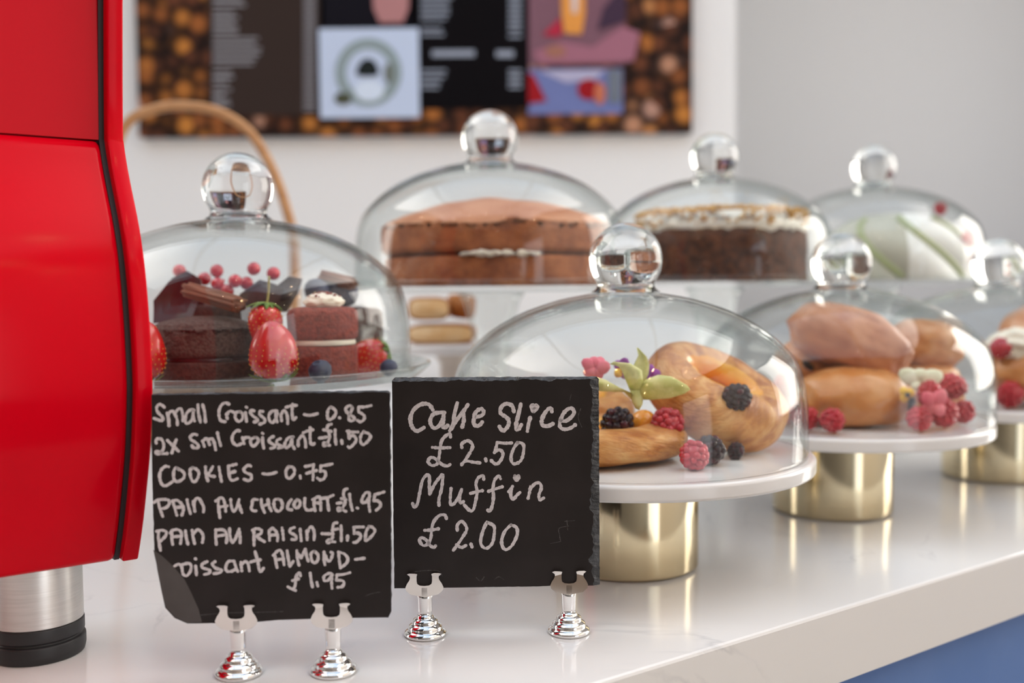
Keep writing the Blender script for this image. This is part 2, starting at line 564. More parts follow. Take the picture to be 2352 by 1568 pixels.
# ------------------------------------------------------------------ the room
def wall_x(name, x0, x1, y0, y1, wins, m_=None):
    """wall across the x thickness with window openings (y0, y1, z0, z1), ordered by y"""
    b = MB()
    y = y0
    for a0, a1, c0, c1 in wins:
        b.add(*box(x0, x1, y, a0, Z_F, Z_C))
        b.add(*box(x0, x1, a0, a1, Z_F, c0)); b.add(*box(x0, x1, a0, a1, c1, Z_C))
        y = a1
    b.add(*box(x0, x1, y, y1, Z_F, Z_C))
    return struct(b.obj(name, m_ or M_WALL, smooth=False))


Y_REC = 3.25
XC = V(1690, 300, Y_B).x                        # where the board's wall ends
wall_x('wall_right', X_R, X_R + .15, Y_F, Y_REC, (WIN_S, WIN_R))
wall_x('wall_left', X_L - .15, X_L, Y_F, Y_REC, (WIN_L,), M_DARK)
struct(mesh_obj('wall_front', *box(X_L, X_R, Y_F - .15, Y_F, Z_F, Z_C), M_DARK, smooth=False))
struct(mesh_obj('wall_back', *box(X_L, XC, Y_B, Y_B + .14, Z_F, Z_C), M_WALL, smooth=False))
struct(mesh_obj('wall_recess', *box(XC - .2, X_R + .15, Y_REC, Y_REC + .12, Z_F, Z_C), M_GREY, smooth=False))
struct(mesh_obj('wall_behind', *box(X_L - .15, XC - .2, Y_REC, Y_REC + .12, Z_F, Z_C), M_WALL, smooth=False))
struct(mesh_obj('floor', *box(X_L - .15, X_R + .15, Y_F - .15, Y_REC + .12, Z_F - .08, Z_F), M_FLOOR, smooth=False))
b = MB()
k0, k1, l0, l1 = SKYL
xa, xb, ya, yb = X_L - .15, X_R + .15, Y_F - .15, Y_REC + .12
b.add(*box(xa, k0, ya, yb, Z_C, Z_C + .1)); b.add(*box(k1, xb, ya, yb, Z_C, Z_C + .1))
b.add(*box(k0, k1, ya, l0, Z_C, Z_C + .1)); b.add(*box(k0, k1, l1, yb, Z_C, Z_C + .1))
struct(b.obj('ceiling', M_CEIL, smooth=False))


def win_frame(name, kind, win, at, bars):
    b = MB()
    a0, a1, c0, c1 = win
    w, d = .03, .05
    def bx(u0, u1, z0, z1):
        if kind == 'x': b.add(*box(at, at + d, u0, u1, z0, z1))
        else: b.add(*box(u0, u1, at, at + d, z0, z1))
    bx(a0, a0 + w, c0, c1); bx(a1 - w, a1, c0, c1); bx(a0, a1, c0, c0 + w); bx(a0, a1, c1 - w, c1)
    for t_ in bars:
        u = a0 + (a1 - a0) * t_
        bx(u - w / 2, u + w / 2, c0, c1)
    return struct(b.obj(name, M_FRAME, smooth=False))


win_frame('window_1', 'x', WIN_R, X_R + .05, ())
win_frame('window_4', 'x', WIN_S, X_R + .05, ())
win_frame('window_2', 'x', WIN_L, X_L - .1, ())
b = MB()
for t_ in (0, .33, .67, 1):
    u = k0 + .012 + (k1 - k0 - .024) * t_
    b.add(*box(u - .012, u + .012, l0, l1, Z_C + .02, Z_C + .07))
for t_ in (0, 1):
    u = l0 + .02 + (l1 - l0 - .04) * t_
    b.add(*box(k0, k1, u - .02, u + .02, Z_C + .021, Z_C + .069))
struct(b.obj('window_3', M_FRAME, smooth=False))

# ------------------------------------------------------------------ counter
U2 = Vector((.814, .581, 0)).normalized()       # along the counter front
N2 = Vector((-U2.y, U2.x, 0))                   # away from the customer side
E0 = Vector((.0461, .5577, 0))                  # a point of the front edge


def edge_pt(t, n=0.0, z=0.0):
    q = E0 + U2 * t + N2 * n
    return Vector((q.x, q.y, z))


def slab(poly, z0, z1, ch):
    """horizontal slab with a small chamfer round its top edge"""
    n = len(poly)
    P = [Vector((q[0], q[1])) for q in poly]
    c = sum(P, Vector((0, 0))) / n
    ins = []
    for i in range(n):
        a, q, d = P[i - 1], P[i], P[(i + 1) % n]
        e1, e2 = (q - a).normalized(), (d - q).normalized()
        n1, n2 = Vector((-e1.y, e1.x)), Vector((-e2.y, e2.x))
        bis = (n1 + n2); bis /= max(.2, bis.dot(n1))
        ins.append(q + bis * ch)
    rings = [(P, z0), (P, z1 - ch)] + [([a.lerp(bq, s) for a, bq in zip(P, ins)], z1 - ch * (1 - k_)) for s, k_ in ((.3, .7), (1, 1))]
    v = [(q.x, q.y, z) for R, z in rings for q in R]
    f = []
    for r in range(len(rings) - 1):
        for k in range(n):
            k2 = (k + 1) % n
            f.append((r * n + k, r * n + k2, (r + 1) * n + k2, (r + 1) * n + k))
    f.append(tuple((len(rings) - 1) * n + k for k in range(n)))
    f.append(tuple(range(n - 1, -1, -1)))
    return v, f


tL, tR = -.95, (X_R - .03 - E0.x) / U2.x
poly = [edge_pt(tL), edge_pt(tR), Vector((X_R - .03, Y_B - .02, 0)), Vector((-1.65, Y_B - .02, 0)), edge_pt(tL, .9)]
wt = mesh_obj('worktop', *slab(poly, -.052, 0, .0022), M_QUARTZ, smooth=False)
tag(wt, 'white quartz worktop with faint grey veins and a polished front edge', 'worktop')
poly2 = [edge_pt(tL + .03, .016), edge_pt(tR, .016), Vector((X_R - .03, Y_B - .03, 0)), Vector((-1.6, Y_B - .03, 0)), edge_pt(tL + .03, .88)]
cb = mesh_obj('counter_base', *slab(poly2, Z_F, -.052, .001), M_BLUE, smooth=False)
tag(cb, 'blue painted counter front under the white worktop', 'counter')

# ------------------------------------------------------------------ menu board on the back wall
YB = Y_B - .03


def rect_px(x0, y0, x1, y1, y_front, thick=.002):
    a, c = V(x0, y1, y_front), V(x1, y0, y_front)
    return box(a.x, c.x, y_front, y_front + thick, a.z, c.z)


a, c = V(319, 311, YB), V(1590, 306, YB)
board = mesh_obj('menu_board', *box(a.x, c.x, YB, Y_B - .0015, (a.z + c.z) / 2, V(900, -420, YB).z), M_BEANS, smooth=False)
tag(board, 'large blurred menu board printed with coffee beans on the back wall', 'menu board')


def bpart(name, rects, col, dy, label=None):
    b = MB()
    for r in rects: b.add(*rect_px(*r, YB - dy, .0015))
    o = b.obj(name, ink(col), board, smooth=False)
    if label: o['label'] = label
    return o


bpart('price_panel', [(486, -420, 735, 266)], (.040, .027, .023), .002, 'brown price panel')
bpart('price_panel', [(945, -420, 1211, 251)], (.006, .005, .006), .002, 'black price panel')
bpart('photo_panel', [(735, -420, 945, 66)], (.010, .009, .013), .002, 'dark picture with a pink cup')
rows = []
for y0, y1, xe in ((-60, 26, 565), (26, 84, 548), (86, 160, 602), (163, 200, 545), (203, 252, 532)):
    y = y0
    while y < y1 - 6:
        rows.append((489, y, xe - RNG.uniform(0, 22), y + 5.5)); y += 11.5
for r_ in rows: bpart('printed_line', [r_], (.30, .29, .31), .004)
for y in range(-60, 252, 11): bpart('printed_line', [(697, y, 725, y + 5.5)], (.26, .25, .27), .004)
rows = [(966, y, xe, y + 5.5) for y, xe in ((-20, 1030), (-8, 1040), (4, 1030), (16, 1032), (28, 1032), (40, 1025), (64, 1015), (76, 1020), (160, 1025), (173, 1022), (186, 1012), (198, 1008))]
rows += [(992, 115, 1090, 130), (1140, 116, 1180, 131)]
rows += [(1168, y, 1198, y + 6) for y in (-20, -8, 4, 16, 28, 40, 52, 64, 80, 160, 172, 184, 196)]
for r_ in rows: bpart('printed_line', [r_], (.30, .33, .40), .004)


def disc(name, px, py, rx, ry, col, dy, poly=None):
    """flat printed shape: ellipse or polygon in photo pixels"""
    pts = poly or [(px + rx * math.cos(2 * PI * k / 28), py + ry * math.sin(2 * PI * k / 28)) for k in range(28)]
    y = YB - dy
    o3 = [V(x, yy, y) for x, yy in pts]
    v, f = prism([(q.x, q.z) for q in o3], y, y + .0012)
    return v, f


def bshape(name, shapes, col, dy, parent=board):
    b = MB()
    for s in shapes: b.add(*(disc(name, *s, col, dy) if len(s) == 4 and not hasattr(s[0], '__len__') else disc(name, 0, 0, 0, 0, col, dy, poly=s)))
    return b.obj(name, ink(col), parent, smooth=False)


bshape('printed_cup', [[(853, -60), (942, -60), (938, 20), (925, 52), (872, 52), (858, 20)]], (.42, .20, .20), .004)
pic = bpart('photo_panel', [(1213, -420, 1436, 150)], (.20, .10, .13), .002, 'pink picture with an orange drink')
bshape('printed_shape', [[(1225, 118), (1290, 95), (1360, 108), (1430, 60), (1470, 75), (1455, 140), (1240, 146)]], (.34, .14, .19), .004)
bshape('printed_shape', [[(1246, 80), (1288, 40), (1292, 78), (1280, 84)]], (.42, .03, .06), .0045)
bshape('printed_shape', [[(1288, -60), (1345, -60), (1344, 30), (1336, 78), (1296, 76), (1290, 30)]], (.72, .30, .07), .005)
bshape('printed_shape', [[(1308, -60), (1332, -60), (1326, 30), (1314, 30)]], (.62, .52, .50), .0055)
bshape('printed_shape', [[(1372, 70), (1386, 20), (1436, -40), (1436, 50)]], (.06, .035, .06), .0045)
bshape('printed_shape', [(1276, 118, 24, 14)], (.34, .15, .11), .0052)
bpart('photo_panel', [(1213, 157, 1430, 262)], (.16, .19, .40), .002, 'blue picture with red fruit')
bshape('printed_shape', [[(1213, 168), (1226, 172), (1256, 232), (1213, 238)]], (.30, .015, .02), .004)
bshape('printed_shape', [(1352, 205, 26, 24)], (.30, .015, .02), .004)
bshape('printed_shape', [(1378, 214, 13, 26)], (.52, .16, .09), .005)
bshape('printed_shape', [[(1396, 160), (1428, 160), (1426, 236), (1398, 236)]], (.16, .18, .22), .0045)
bshape('printed_shape', [[(1240, 162), (1390, 160), (1370, 180), (1300, 190)]], (.42, .40, .55), .0035)

# the pale card in front of the board
card = mesh_obj('poster', *rect_px(736, 64, 961, 271, YB - .012, .004), ink((.52, .60, .76)), smooth=False)
tag(card, 'pale blue card with a round grey drawing, fixed over the dark menu board', 'poster')


def ring_px(px, py, rx, ry, w, dy, n=40):
    y = YB - dy
    v, f = [], []
    for k in range(n):
        a_ = 2 * PI * k / n
        for s in (1, 0):
            q = V(px + (rx - w * s) * math.cos(a_), py + (ry - w * s) * math.sin(a_), y)
            v.append((q.x, y, q.z))
    for k in range(n):
        k2 = (k + 1) % n
        f.append((2 * k, 2 * k + 1, 2 * k2 + 1, 2 * k2))
    return v, f


b = MB(); b.add(*ring_px(846, 166, 76, 78, 24, .0135)); b.obj('printed_wreath', ink((.26, .32, .33)), card, smooth=False)
bshape('printed_dome', [[(817, 170), (822, 152), (832, 138), (846, 134), (860, 140), (868, 154), (870, 170), (858, 175), (830, 175)]], (.018, .022, .022), .014, card)
bshape('printed_blot', [(788, 226, 20, 14)], (.075, .08, .05), .0145, card)
bshape('printed_blot', [(894, 168, 12, 24)], (.16, .18, .16), .0145, card)
bshape('printed_shape', [(848, 208, 34, 24)], (.62, .70, .82), .014, card)

# ------------------------------------------------------------------ wicker basket with a cane handle, behind
bx_, by_ = V(480, 660, 1.52).x, 1.52
bk = thing('basket', 'wicker basket with a tall cane hoop handle behind the chocolate cakes', 'basket', (bx_, by_, 0))
b = MB()
prof = [(0, .004), (.10, .004), (.112, .02), (.122, .07), (.128, .125), (.122, .125), (.114, .07), (.104, .026), (0, .02)]
v, f = lathe(prof, 72)
v = [(x * (1 + .012 * math.sin(28 * math.atan2(y, x)) * (1 if int(z * 160) % 2 else -1)), y * (1 + .012 * math.sin(28 * math.atan2(y, x)) * (1 if int(z * 160) % 2 else -1)), z) for x, y, z in v]
b.add(v, f)
b.obj('body', M_WICKER, bk)
hp = [V(x, y, by_) for x, y in ((236, 660), (240, 520), (258, 380), (290, 286), (350, 252), (420, 243), (500, 256), (570, 300), (620, 378), (655, 470), (676, 580), (684, 700))]
hp = [(q.x - bx_, 0.0, q.z) for q in hp]
hp = [(-.124, 0, .11)] + hp[1:-1] + [(.124, 0, .11)]
mesh_obj('handle', *tube(smooth_line(hp, 6), .0075, 10), M_CANE, bk)
b = MB(); b.add(*tube([(.126 * math.cos(2 * PI * k / 48), .126 * math.sin(2 * PI * k / 48), .125) for k in range(48)], .007, 8, closed=True))
b.obj('rim', M_CANE, bk)

# ------------------------------------------------------------------ red machine
Y0M = .63
Q0 = Vector((-.384 * Y0M, Y0M, 0))


def prof_px(px, py):
    """(bulge towards the customer, z) of a point of the end flange seen at a photo pixel"""
    p_ = V(px, py, 1.0)
    kx = p_.x / p_.y
    bb = (kx * Q0.y - Q0.x) / (-N2.x + kx * N2.y * 1.0) if False else None
    # point = Q0 - N2 * b ; x / y = kx
    bb = (kx * Q0.y - Q0.x) / (-N2.x + kx * N2.y)
    d = Q0.y - N2.y * bb
    return bb, V(px, py, d).z


outer_px = [(283, -200), (283, 0), (283, 180), (284, 320), (292, 372), (301, 420), (321, 520), (335, 620), (345, 740), (351, 860), (351, 930), (347, 1030), (339, 1120), (329, 1210), (318, 1284)]
PROF = [prof_px(*q) for q in outer_px]
mach = thing('red_machine', 'glossy red enamelled counter machine on a steel leg at the left edge', 'machine', (Q0.x, Q0.y, 0), (0, 0, math.atan2(U2.y, U2.x)))
# local axes: x along the counter, y away from the customer
BACK = .066


def machine_shell(x0, x1, inset, pr, close=True):
    pts = [(-(bb - inset), z) for bb, z in pr]
    z_top, z_bot = pts[0][1], pts[-1][1]
    loop = pts + [(BACK - inset, z_bot + 0.0), (BACK - inset, z_top)]
    n = len(loop)
    v = [(x0, y, z) for y, z in loop] + [(x1, y, z) for y, z in loop]
    f = [tuple(range(n)), tuple(range(2 * n - 1, n - 1, -1))]
    for k in range(n):
        k2 = (k + 1) % n
        f.append((k, k + n, k2 + n, k2))
    return v, f


fl = [Vector(q) for q in PROF]
# end flange with a rounded outer lip
pr_s = [tuple(q) for q in smooth_line([(q.x, q.y) for q in [Vector(p_) for p_ in PROF[3:]]], 4)]
pr_full = PROF[:3] + [PROF[3]] + pr_s[1:]
o = mesh_obj('end_flange', *machine_shell(-.0095, 0, 0, pr_full), M_RED, mach, smooth=False)
bev = o.modifiers.new('bevel', 'BEVEL'); bev.width = .0012; bev.segments = 3; bev.limit_method = 'ANGLE'; bev.angle_limit = math.radians(40)
o.data.polygons.foreach_set('use_smooth', [True] * len(o.data.polygons))
mesh_obj('gasket', *machine_shell(-.0125, -.0095, .0075, pr_full), M_GASKET, mach, smooth=False)
iz = 3
seam_z = V(246, 346, .66).z
up_pr = [(PROF[0][0] - .002, .55), (PROF[0][0] - .002, seam_z + .0005), ]
o = mesh_obj('upper_panel', *machine_shell(-.34, -.0125, .010, [(bb, z) for bb, z in [(PROF[0][0] - .001, PROF[0][1]), (PROF[2][0] - .001, seam_z + .001)]]), M_RED, mach, smooth=False)
lo_pr = [(bb, z) for bb, z in pr_full if z < seam_z - .004]
lo_pr = [(lo_pr[0][0] - .004, seam_z - .0005)] + lo_pr
o = mesh_obj('lower_panel', *machine_shell(-.34, -.0125, .0045, lo_pr), M_RED, mach, smooth=False)
bev = o.modifiers.new('bevel', 'BEVEL'); bev.width = .004; bev.segments = 3; bev.limit_method = 'ANGLE'; bev.angle_limit = math.radians(50)
o.data.polygons.foreach_set('use_smooth', [True] * len(o.data.polygons))
# leg
fx = G(90, 1497, 0) - Vector((Q0.x, Q0.y, 0))
lx, ly = fx.dot(U2), fx.dot(N2)
zb = PROF[-1][1]
b = MB(); b.add(*shift(lathe([(0, .021), (.0255, .021), (.0262, .0215), (.0262, zb + .004), (0, zb + .004)], 56), (lx, ly, 0)))
leg = b.obj('leg', M_STEEL, mach)
for pl in (leg,):
    e_ = pl.modifiers.new('edge', 'EDGE_SPLIT'); e_.split_angle = math.radians(35)
b = MB(); b.add(*shift(lathe(rounded([(0, 0), (.0262, 0), (.0272, .004), (.0272, .0105), (.0250, .0112), (.0250, .0125), (.0266, .013), (.0266, .021), (0, .021)], .001, 3), 56), (lx, ly, 0)))
b.obj('rubber_foot', M_RUBBER, leg, smooth=False).data.polygons.foreach_set('use_smooth', [False] * 0 or [True] * len(b.f))

# ------------------------------------------------------------------ slates with chalk lettering
def parse(s):
    return [[tuple(float(q) for q in pt.split(',')) for pt in st.split()] for st in s.split(';') if st.strip()]


def reg(ox, oy, sc):
    return lambda s: [[(ox + x / sc, oy + y / sc) for x, y in st] for st in parse(s)]


R1, R2, R3, R4 = reg(340, 910, 7.84), reg(620, 910, 7.84), reg(340, 1110, 7.84), reg(620, 1110, 7.84)
R5, R6, R7, R8 = reg(380, 1240, 4.9), reg(920, 900, 7.84), reg(1080, 900, 7.84), reg(920, 1070, 5.6)

L1 = [R1("295,195 255,160 200,145 160,190 160,250 200,310 260,370 270,415 230,435 170,415 110,395;345,300 370,400 380,530;360,350 390,285 450,265 490,330 525,420 530,510;500,290 550,225 600,230 625,330 630,440;"
         "830,250 770,240 700,300 670,400 680,470 730,480 790,420 815,300 820,260;815,300 815,380 840,440;900,150 910,300 945,460;985,150 1020,280 1035,460;"
         "1460,140 1390,115 1320,160 1280,260 1285,380 1320,440 1390,455;1410,320 1420,370 1430,400;1415,340 1450,280 1500,265 1550,290;1660,275 1590,290 1570,370 1600,430 1650,450 1700,400 1700,310 1650,275;"
         "1755,290 1765,370 1775,450;1770,192 1780,198;1910,260 1860,255 1850,300 1900,360 1960,400 1970,440 1910,460;2070,270 2020,270 2010,320 2060,370 2105,415 2090,470 2010,500;"
         "2310,260 2230,270 2175,350 2200,450 2250,470 2300,400 2330,300"),
      R2("125,260 105,350 130,460;195,330 205,380 210,440;195,350 240,260 280,270 315,360 320,490;410,140 400,250 405,350 425,415 470,380;290,195 380,170 480,160"),
      R2("620,325 700,340 780,330 855,310;1090,195 1050,240 1035,330 1050,400 1090,415 1150,370 1190,290 1160,230 1100,190;1250,382 1260,388;"
         "1480,190 1430,165 1370,210 1370,260 1440,330 1520,380 1500,430 1450,440 1420,390 1440,320 1480,230 1480,190;1600,190 1600,270 1640,300 1700,350 1690,420 1630,455 1575,430;1600,190 1700,190 1820,165")]
L2 = [R1("150,840 140,790 190,760 250,780 285,870 270,960 210,1030 150,1030 140,1000 190,990 260,1030 350,1025;350,790 440,880 550,985;510,780 470,880 430,1020;"
         "880,690 820,680 760,730 780,780 860,830 910,890 880,930 820,920 790,885;980,800 1000,850 1015,900;985,810 1040,760 1080,790 1110,870;1090,780 1150,760 1190,820 1220,960;1250,650 1275,760 1310,885;"
         "1650,620 1590,620 1530,690 1515,780 1550,850 1610,880 1680,850;1700,740 1715,800 1730,850;1710,780 1760,740 1820,740;1940,740 1860,770 1850,840 1890,895 1950,860 1990,790 1960,745 1920,735;"
         "2065,740 2065,820 2085,930;2060,662 2070,668;2260,720 2190,760 2190,820 2280,880 2270,920 2210,935"),
      R2("190,760 130,790 130,850 200,890 240,910 150,930;420,730 340,740 280,820 270,890 310,920 370,860 400,760 410,740;400,760 400,850 440,940;510,790 510,830 510,890;515,790 570,710 620,740 640,820 645,915;"
         "725,560 725,650 725,760 740,850 780,862 800,845;600,655 680,620 775,600;890,750 950,745 1020,730;1105,500 1050,520 1030,580 1060,650 1075,730 1050,810 1010,880 970,890 965,840 1000,840 1040,870 1075,880;965,600 1020,610 1105,630;"
         "1175,600 1175,720 1190,860;1290,790 1300,850;1420,620 1420,690 1430,760;1430,740 1490,700 1540,740 1550,800 1500,870 1440,920 1410,905;1390,625 1450,640 1585,640;1690,630 1640,700 1630,790 1650,850 1690,865 1760,810 1810,730 1780,670 1700,645")]
L3 = [R1("370,1265 310,1260 240,1320 210,1410 220,1510 260,1590 330,1605 440,1535;560,1320 490,1290 460,1400 480,1510 550,1530 640,1470 655,1390 600,1330 520,1290;800,1280 760,1330 765,1430 800,1520 850,1530 900,1460 915,1370 870,1310 800,1280;"
         "1035,1265 1045,1400 1080,1520;1165,1265 1120,1350 1075,1410;1075,1405 1130,1430 1200,1440;1280,1270 1300,1400 1325,1530;1450,1250 1455,1350 1480,1480 1530,1510 1610,1480;1445,1255 1510,1240 1590,1220;1480,1375 1570,1350;"
         "1850,1255 1800,1240 1725,1310 1760,1370 1850,1410 1860,1480 1810,1515 1730,1490;2070,1390 2150,1400 2230,1390 2310,1365"),
      R2("340,1260 290,1340 300,1440 350,1480 420,1420 445,1350 420,1280 345,1265;545,1430 550,1470;635,1260 700,1250 790,1225;790,1225 775,1330 780,1420 775,1500;660,1385 740,1360 840,1330;920,1250 905,1350;905,1350 960,1340 1000,1370 1000,1430 960,1490 900,1500 855,1470;915,1250 1000,1240 1120,1215")]
L4 = [R3("185,330 215,450 265,590;110,340 170,300 280,285 370,300 385,360 330,430 260,450;445,310 480,430 520,570;440,320 520,300 590,350 640,430 630,510 610,570;500,430 620,420;705,290 725,400 765,540;815,320 830,400 845,500;820,380 860,280 920,270 970,350 1005,430 1000,510;"
         "1270,280 1265,400 1280,500 1295,615;1220,315 1290,265 1350,270 1385,370 1400,500;1280,425 1425,400;1490,285 1500,400 1540,500 1590,450 1640,290;1630,350 1660,440 1690,520;1970,290 1890,290 1875,380 1860,450 1900,490 1945,490;2040,285 2050,400 2100,520;2160,285 2180,400 2220,490;2060,410 2180,360"),
      R4("150,280 80,300 80,430 140,500 190,480 225,400 205,310 150,280;385,290 340,350 315,440 370,475 395,470;490,290 440,350 445,420 490,440 540,390 540,320 490,290;630,265 625,400 660,470 720,480 770,465;800,290 795,380 815,490;770,290 860,240 900,250 915,350 915,480;810,345 920,350;"
         "1035,260 1045,370 1060,480;940,265 1040,250 1140,210;1210,355 1285,345;1390,95 1340,120 1325,200 1350,290 1350,350 1320,420 1280,480 1230,490 1230,440 1290,450 1340,490 1370,500;1285,270 1370,290;1435,190 1450,330 1485,480;1570,438 1582,444;"
         "1800,230 1780,160 1710,180 1655,290 1670,340 1730,330 1790,250;1790,220 1780,350 1800,500;1890,200 1870,310;1870,310 1940,310 1990,360 1980,420 1915,480;1890,195 1960,180 2055,150")]
L5 = [R3("190,850 190,1000 225,1200;155,860 250,840 330,870 310,950 220,1040;430,900 430,1000 445,1095;400,890 450,840 540,830 600,880 600,980 585,1080;440,960 600,945;675,850 690,970 720,1090;795,840 810,950 840,1080;830,900 890,830 960,870 995,950 980,1060;"
         "1220,830 1220,950 1230,1095;1215,840 1330,830 1400,870 1420,980 1410,1065;1250,945 1400,920;1470,810 1480,950 1520,1060 1580,980 1640,820;1640,830 1660,950 1660,1065;1905,850 1910,950 1910,1110;1880,840 1960,810 2040,840 2030,900 1950,940;1950,940 2020,1000 2100,1045;2180,850 2185,930 2190,1020;2180,850 2240,800"),
      R4("45,800 110,860 140,940 135,1030;10,930 140,920;220,800 235,900 245,1010;440,790 370,820 365,880 440,920 480,970 460,1005 395,1005;545,820 555,930 565,1030;665,850 670,930 670,1010;670,880 720,790 770,800 800,890 795,1010;935,900 1040,905 1140,905;"
         "1210,705 1150,720 1130,820 1130,950 1110,1010 1050,1070 1030,1040 1070,1010 1110,1040 1170,1050;1120,840 1220,815;1280,760 1285,890 1285,1030;1400,940 1395,1020;1515,790 1515,900;1515,900 1580,890 1635,930 1620,990 1560,1050 1510,1060;1510,785 1685,780;1780,770 1730,880 1720,1000 1740,1020 1810,970 1890,860 1850,790 1780,770")]
L6 = [R5("105,290 150,270 185,295;185,300 200,380 240,400 280,350 290,290 260,260 190,275;340,290 345,330 350,390;337,208 343,212;470,240 415,270 420,310 495,335 490,370 440,385;560,240 530,265 560,310 630,335 610,365 545,375;770,235 710,240 680,300 690,345 740,350 800,320;775,235 790,290 815,350;"
         "850,250 855,300 860,345;860,270 900,240 930,265 945,345;1010,130 1040,240 1055,330 1075,350 1105,315;960,245 1010,230 1070,220"),
      R4("90,1290 105,1400 130,1510;60,1290 130,1220 190,1200 230,1290 255,1460;120,1370 250,1355;310,1210 335,1370 360,1490;360,1490 420,1400;485,1210 495,1350 525,1470;490,1240 560,1340;560,1340 640,1180;640,1190 660,1300 690,1395;800,1220 740,1260 755,1380 800,1430 860,1380 865,1280 800,1220;"
         "975,1230 975,1350 990,1460;985,1260 1040,1380 1090,1380 1130,1260 1100,1235;1235,1230 1250,1380 1270,1510;1240,1240 1330,1260 1400,1340 1380,1430 1270,1520;1540,1365 1700,1345")]
L7 = [R5("1520,400 1510,370 1480,390 1465,450 1460,510 1430,550 1380,525;1380,525 1420,545 1465,565;1430,455 1500,435;1630,370 1640,450 1655,525;1705,475 1715,515;1880,390 1850,370 1790,400 1785,450 1830,450 1870,400;1875,390 1870,460 1875,540;1930,395 1925,450;1925,450 1990,455 2010,480 1990,520 1940,530;1930,390 2000,385 2075,365")]

K1 = [R6("580,320 520,230 430,210 330,240 230,330 180,460 190,580 240,670 310,700 420,640;790,370 700,370 590,400 535,510 560,610 620,650 700,600 760,490 780,380;780,380 770,500 760,610 800,640 850,600;1020,200 970,400 940,600 890,690;1210,230 1130,350 1030,480 950,600;1130,370 1140,500 1110,630;"
         "1370,450 1460,420 1500,370 1470,310 1420,310 1350,370 1320,480 1320,570 1370,610 1430,590 1470,540;2040,350 2010,250 1920,210 1840,240 1795,320 1810,390 1900,450 1950,520 1930,620 1860,690 1810,670 1780,620"),
      R7("910,220 870,400 830,560 830,660 870,665 920,590;1080,460 1050,580 1030,700;1470,350 1460,300 1400,310 1320,420 1285,530 1310,600 1400,610 1490,570;1620,510 1720,520 1820,450 1870,370 1840,300 1770,300 1690,370 1640,470 1610,580 1640,650 1720,670 1820,640 1890,590"),
      R7("1135,345 1105,275 1110,240 1130,240 1150,285 1185,240 1205,250 1200,285 1150,345;1130,280 1180,280 1145,320")]
K2 = [R6("900,810 880,750 800,800 740,880 715,1000 700,1120 680,1230 650,1300 560,1320 495,1250 540,1180 610,1190 680,1250 760,1310 840,1330 890,1305;575,995 700,1005 890,1000;1105,1000 1100,940 1160,890 1230,880 1290,940 1290,1010 1220,1140 1100,1310;1100,1300 1180,1240 1300,1260 1430,1275;1530,1200 1540,1240;"
         "1740,910 1720,1000 1690,1090;1700,1070 1780,1040 1840,1090 1830,1180 1760,1280 1700,1290 1630,1230;1740,905 1870,920 2000,915;2110,910 2040,1010 1990,1160 2010,1270 2070,1290 2160,1240 2205,1130 2220,980 2180,920 2100,910")]
K3 = [R8("155,480 175,525 215,490 245,350 280,190 330,120 370,130 370,250 375,360;375,360 440,230 530,110;545,115 530,280 495,420 495,505;650,285 640,400 645,490 690,480 750,390 785,300;785,300 760,400 770,470 810,455;1070,170 1060,125 1000,150 970,230 985,330 965,450 935,560 890,570 820,500;900,350 980,330 1055,315;"
         "1285,160 1260,130 1210,180 1190,280 1195,380 1185,480 1155,570 1120,565;1130,325 1200,300 1310,265;1440,260 1420,320 1420,390 1450,425 1500,370 1535,340;1390,330 1440,265;1470,125 1465,150 1495,180 1520,150 1518,125 1495,140 1470,125;1480,150 1505,150;1670,265 1660,330 1640,415;1665,300 1730,225 1790,220 1810,280 1780,370 1790,430 1840,410")]
K4 = [R8("590,675 570,630 500,635 430,710 400,810 390,920 350,1000 290,1020 245,960 270,920 330,950 380,1020 430,1045 450,1025;310,825 400,820 490,805;730,825 730,760 780,710 830,750 850,820 800,910 740,1000 680,1080;720,1010 780,1045 840,1020;905,1000 920,1040;1110,720 1060,830 1030,960 1050,1030 1110,1055 1180,990 1205,870 1200,770 1120,725;1420,755 1340,840 1300,960 1320,1050 1370,1070 1440,1010 1500,880 1490,790 1420,755")]
FAINT2 = [R8("1930,995 2060,970;2060,970 2045,890 2040,800 2160,770;2150,820 2140,700;2110,710 2240,700")]
FAINT2 += [[[(1094, 1326), (1104, 1334), (1112, 1324)], [(1136, 1330), (1146, 1324), (1158, 1331)], [(1334, 938), (1328, 958), (1336, 980)], [(1312, 905), (1309, 918)], [(938, 1322), (956, 1312), (1004, 1310), (1016, 1322)]]]
FAINT1 = [[[(462, 1412), (520, 1407), (580, 1406), (650, 1404)], [(840, 1368), (856, 1362), (874, 1359)]]]


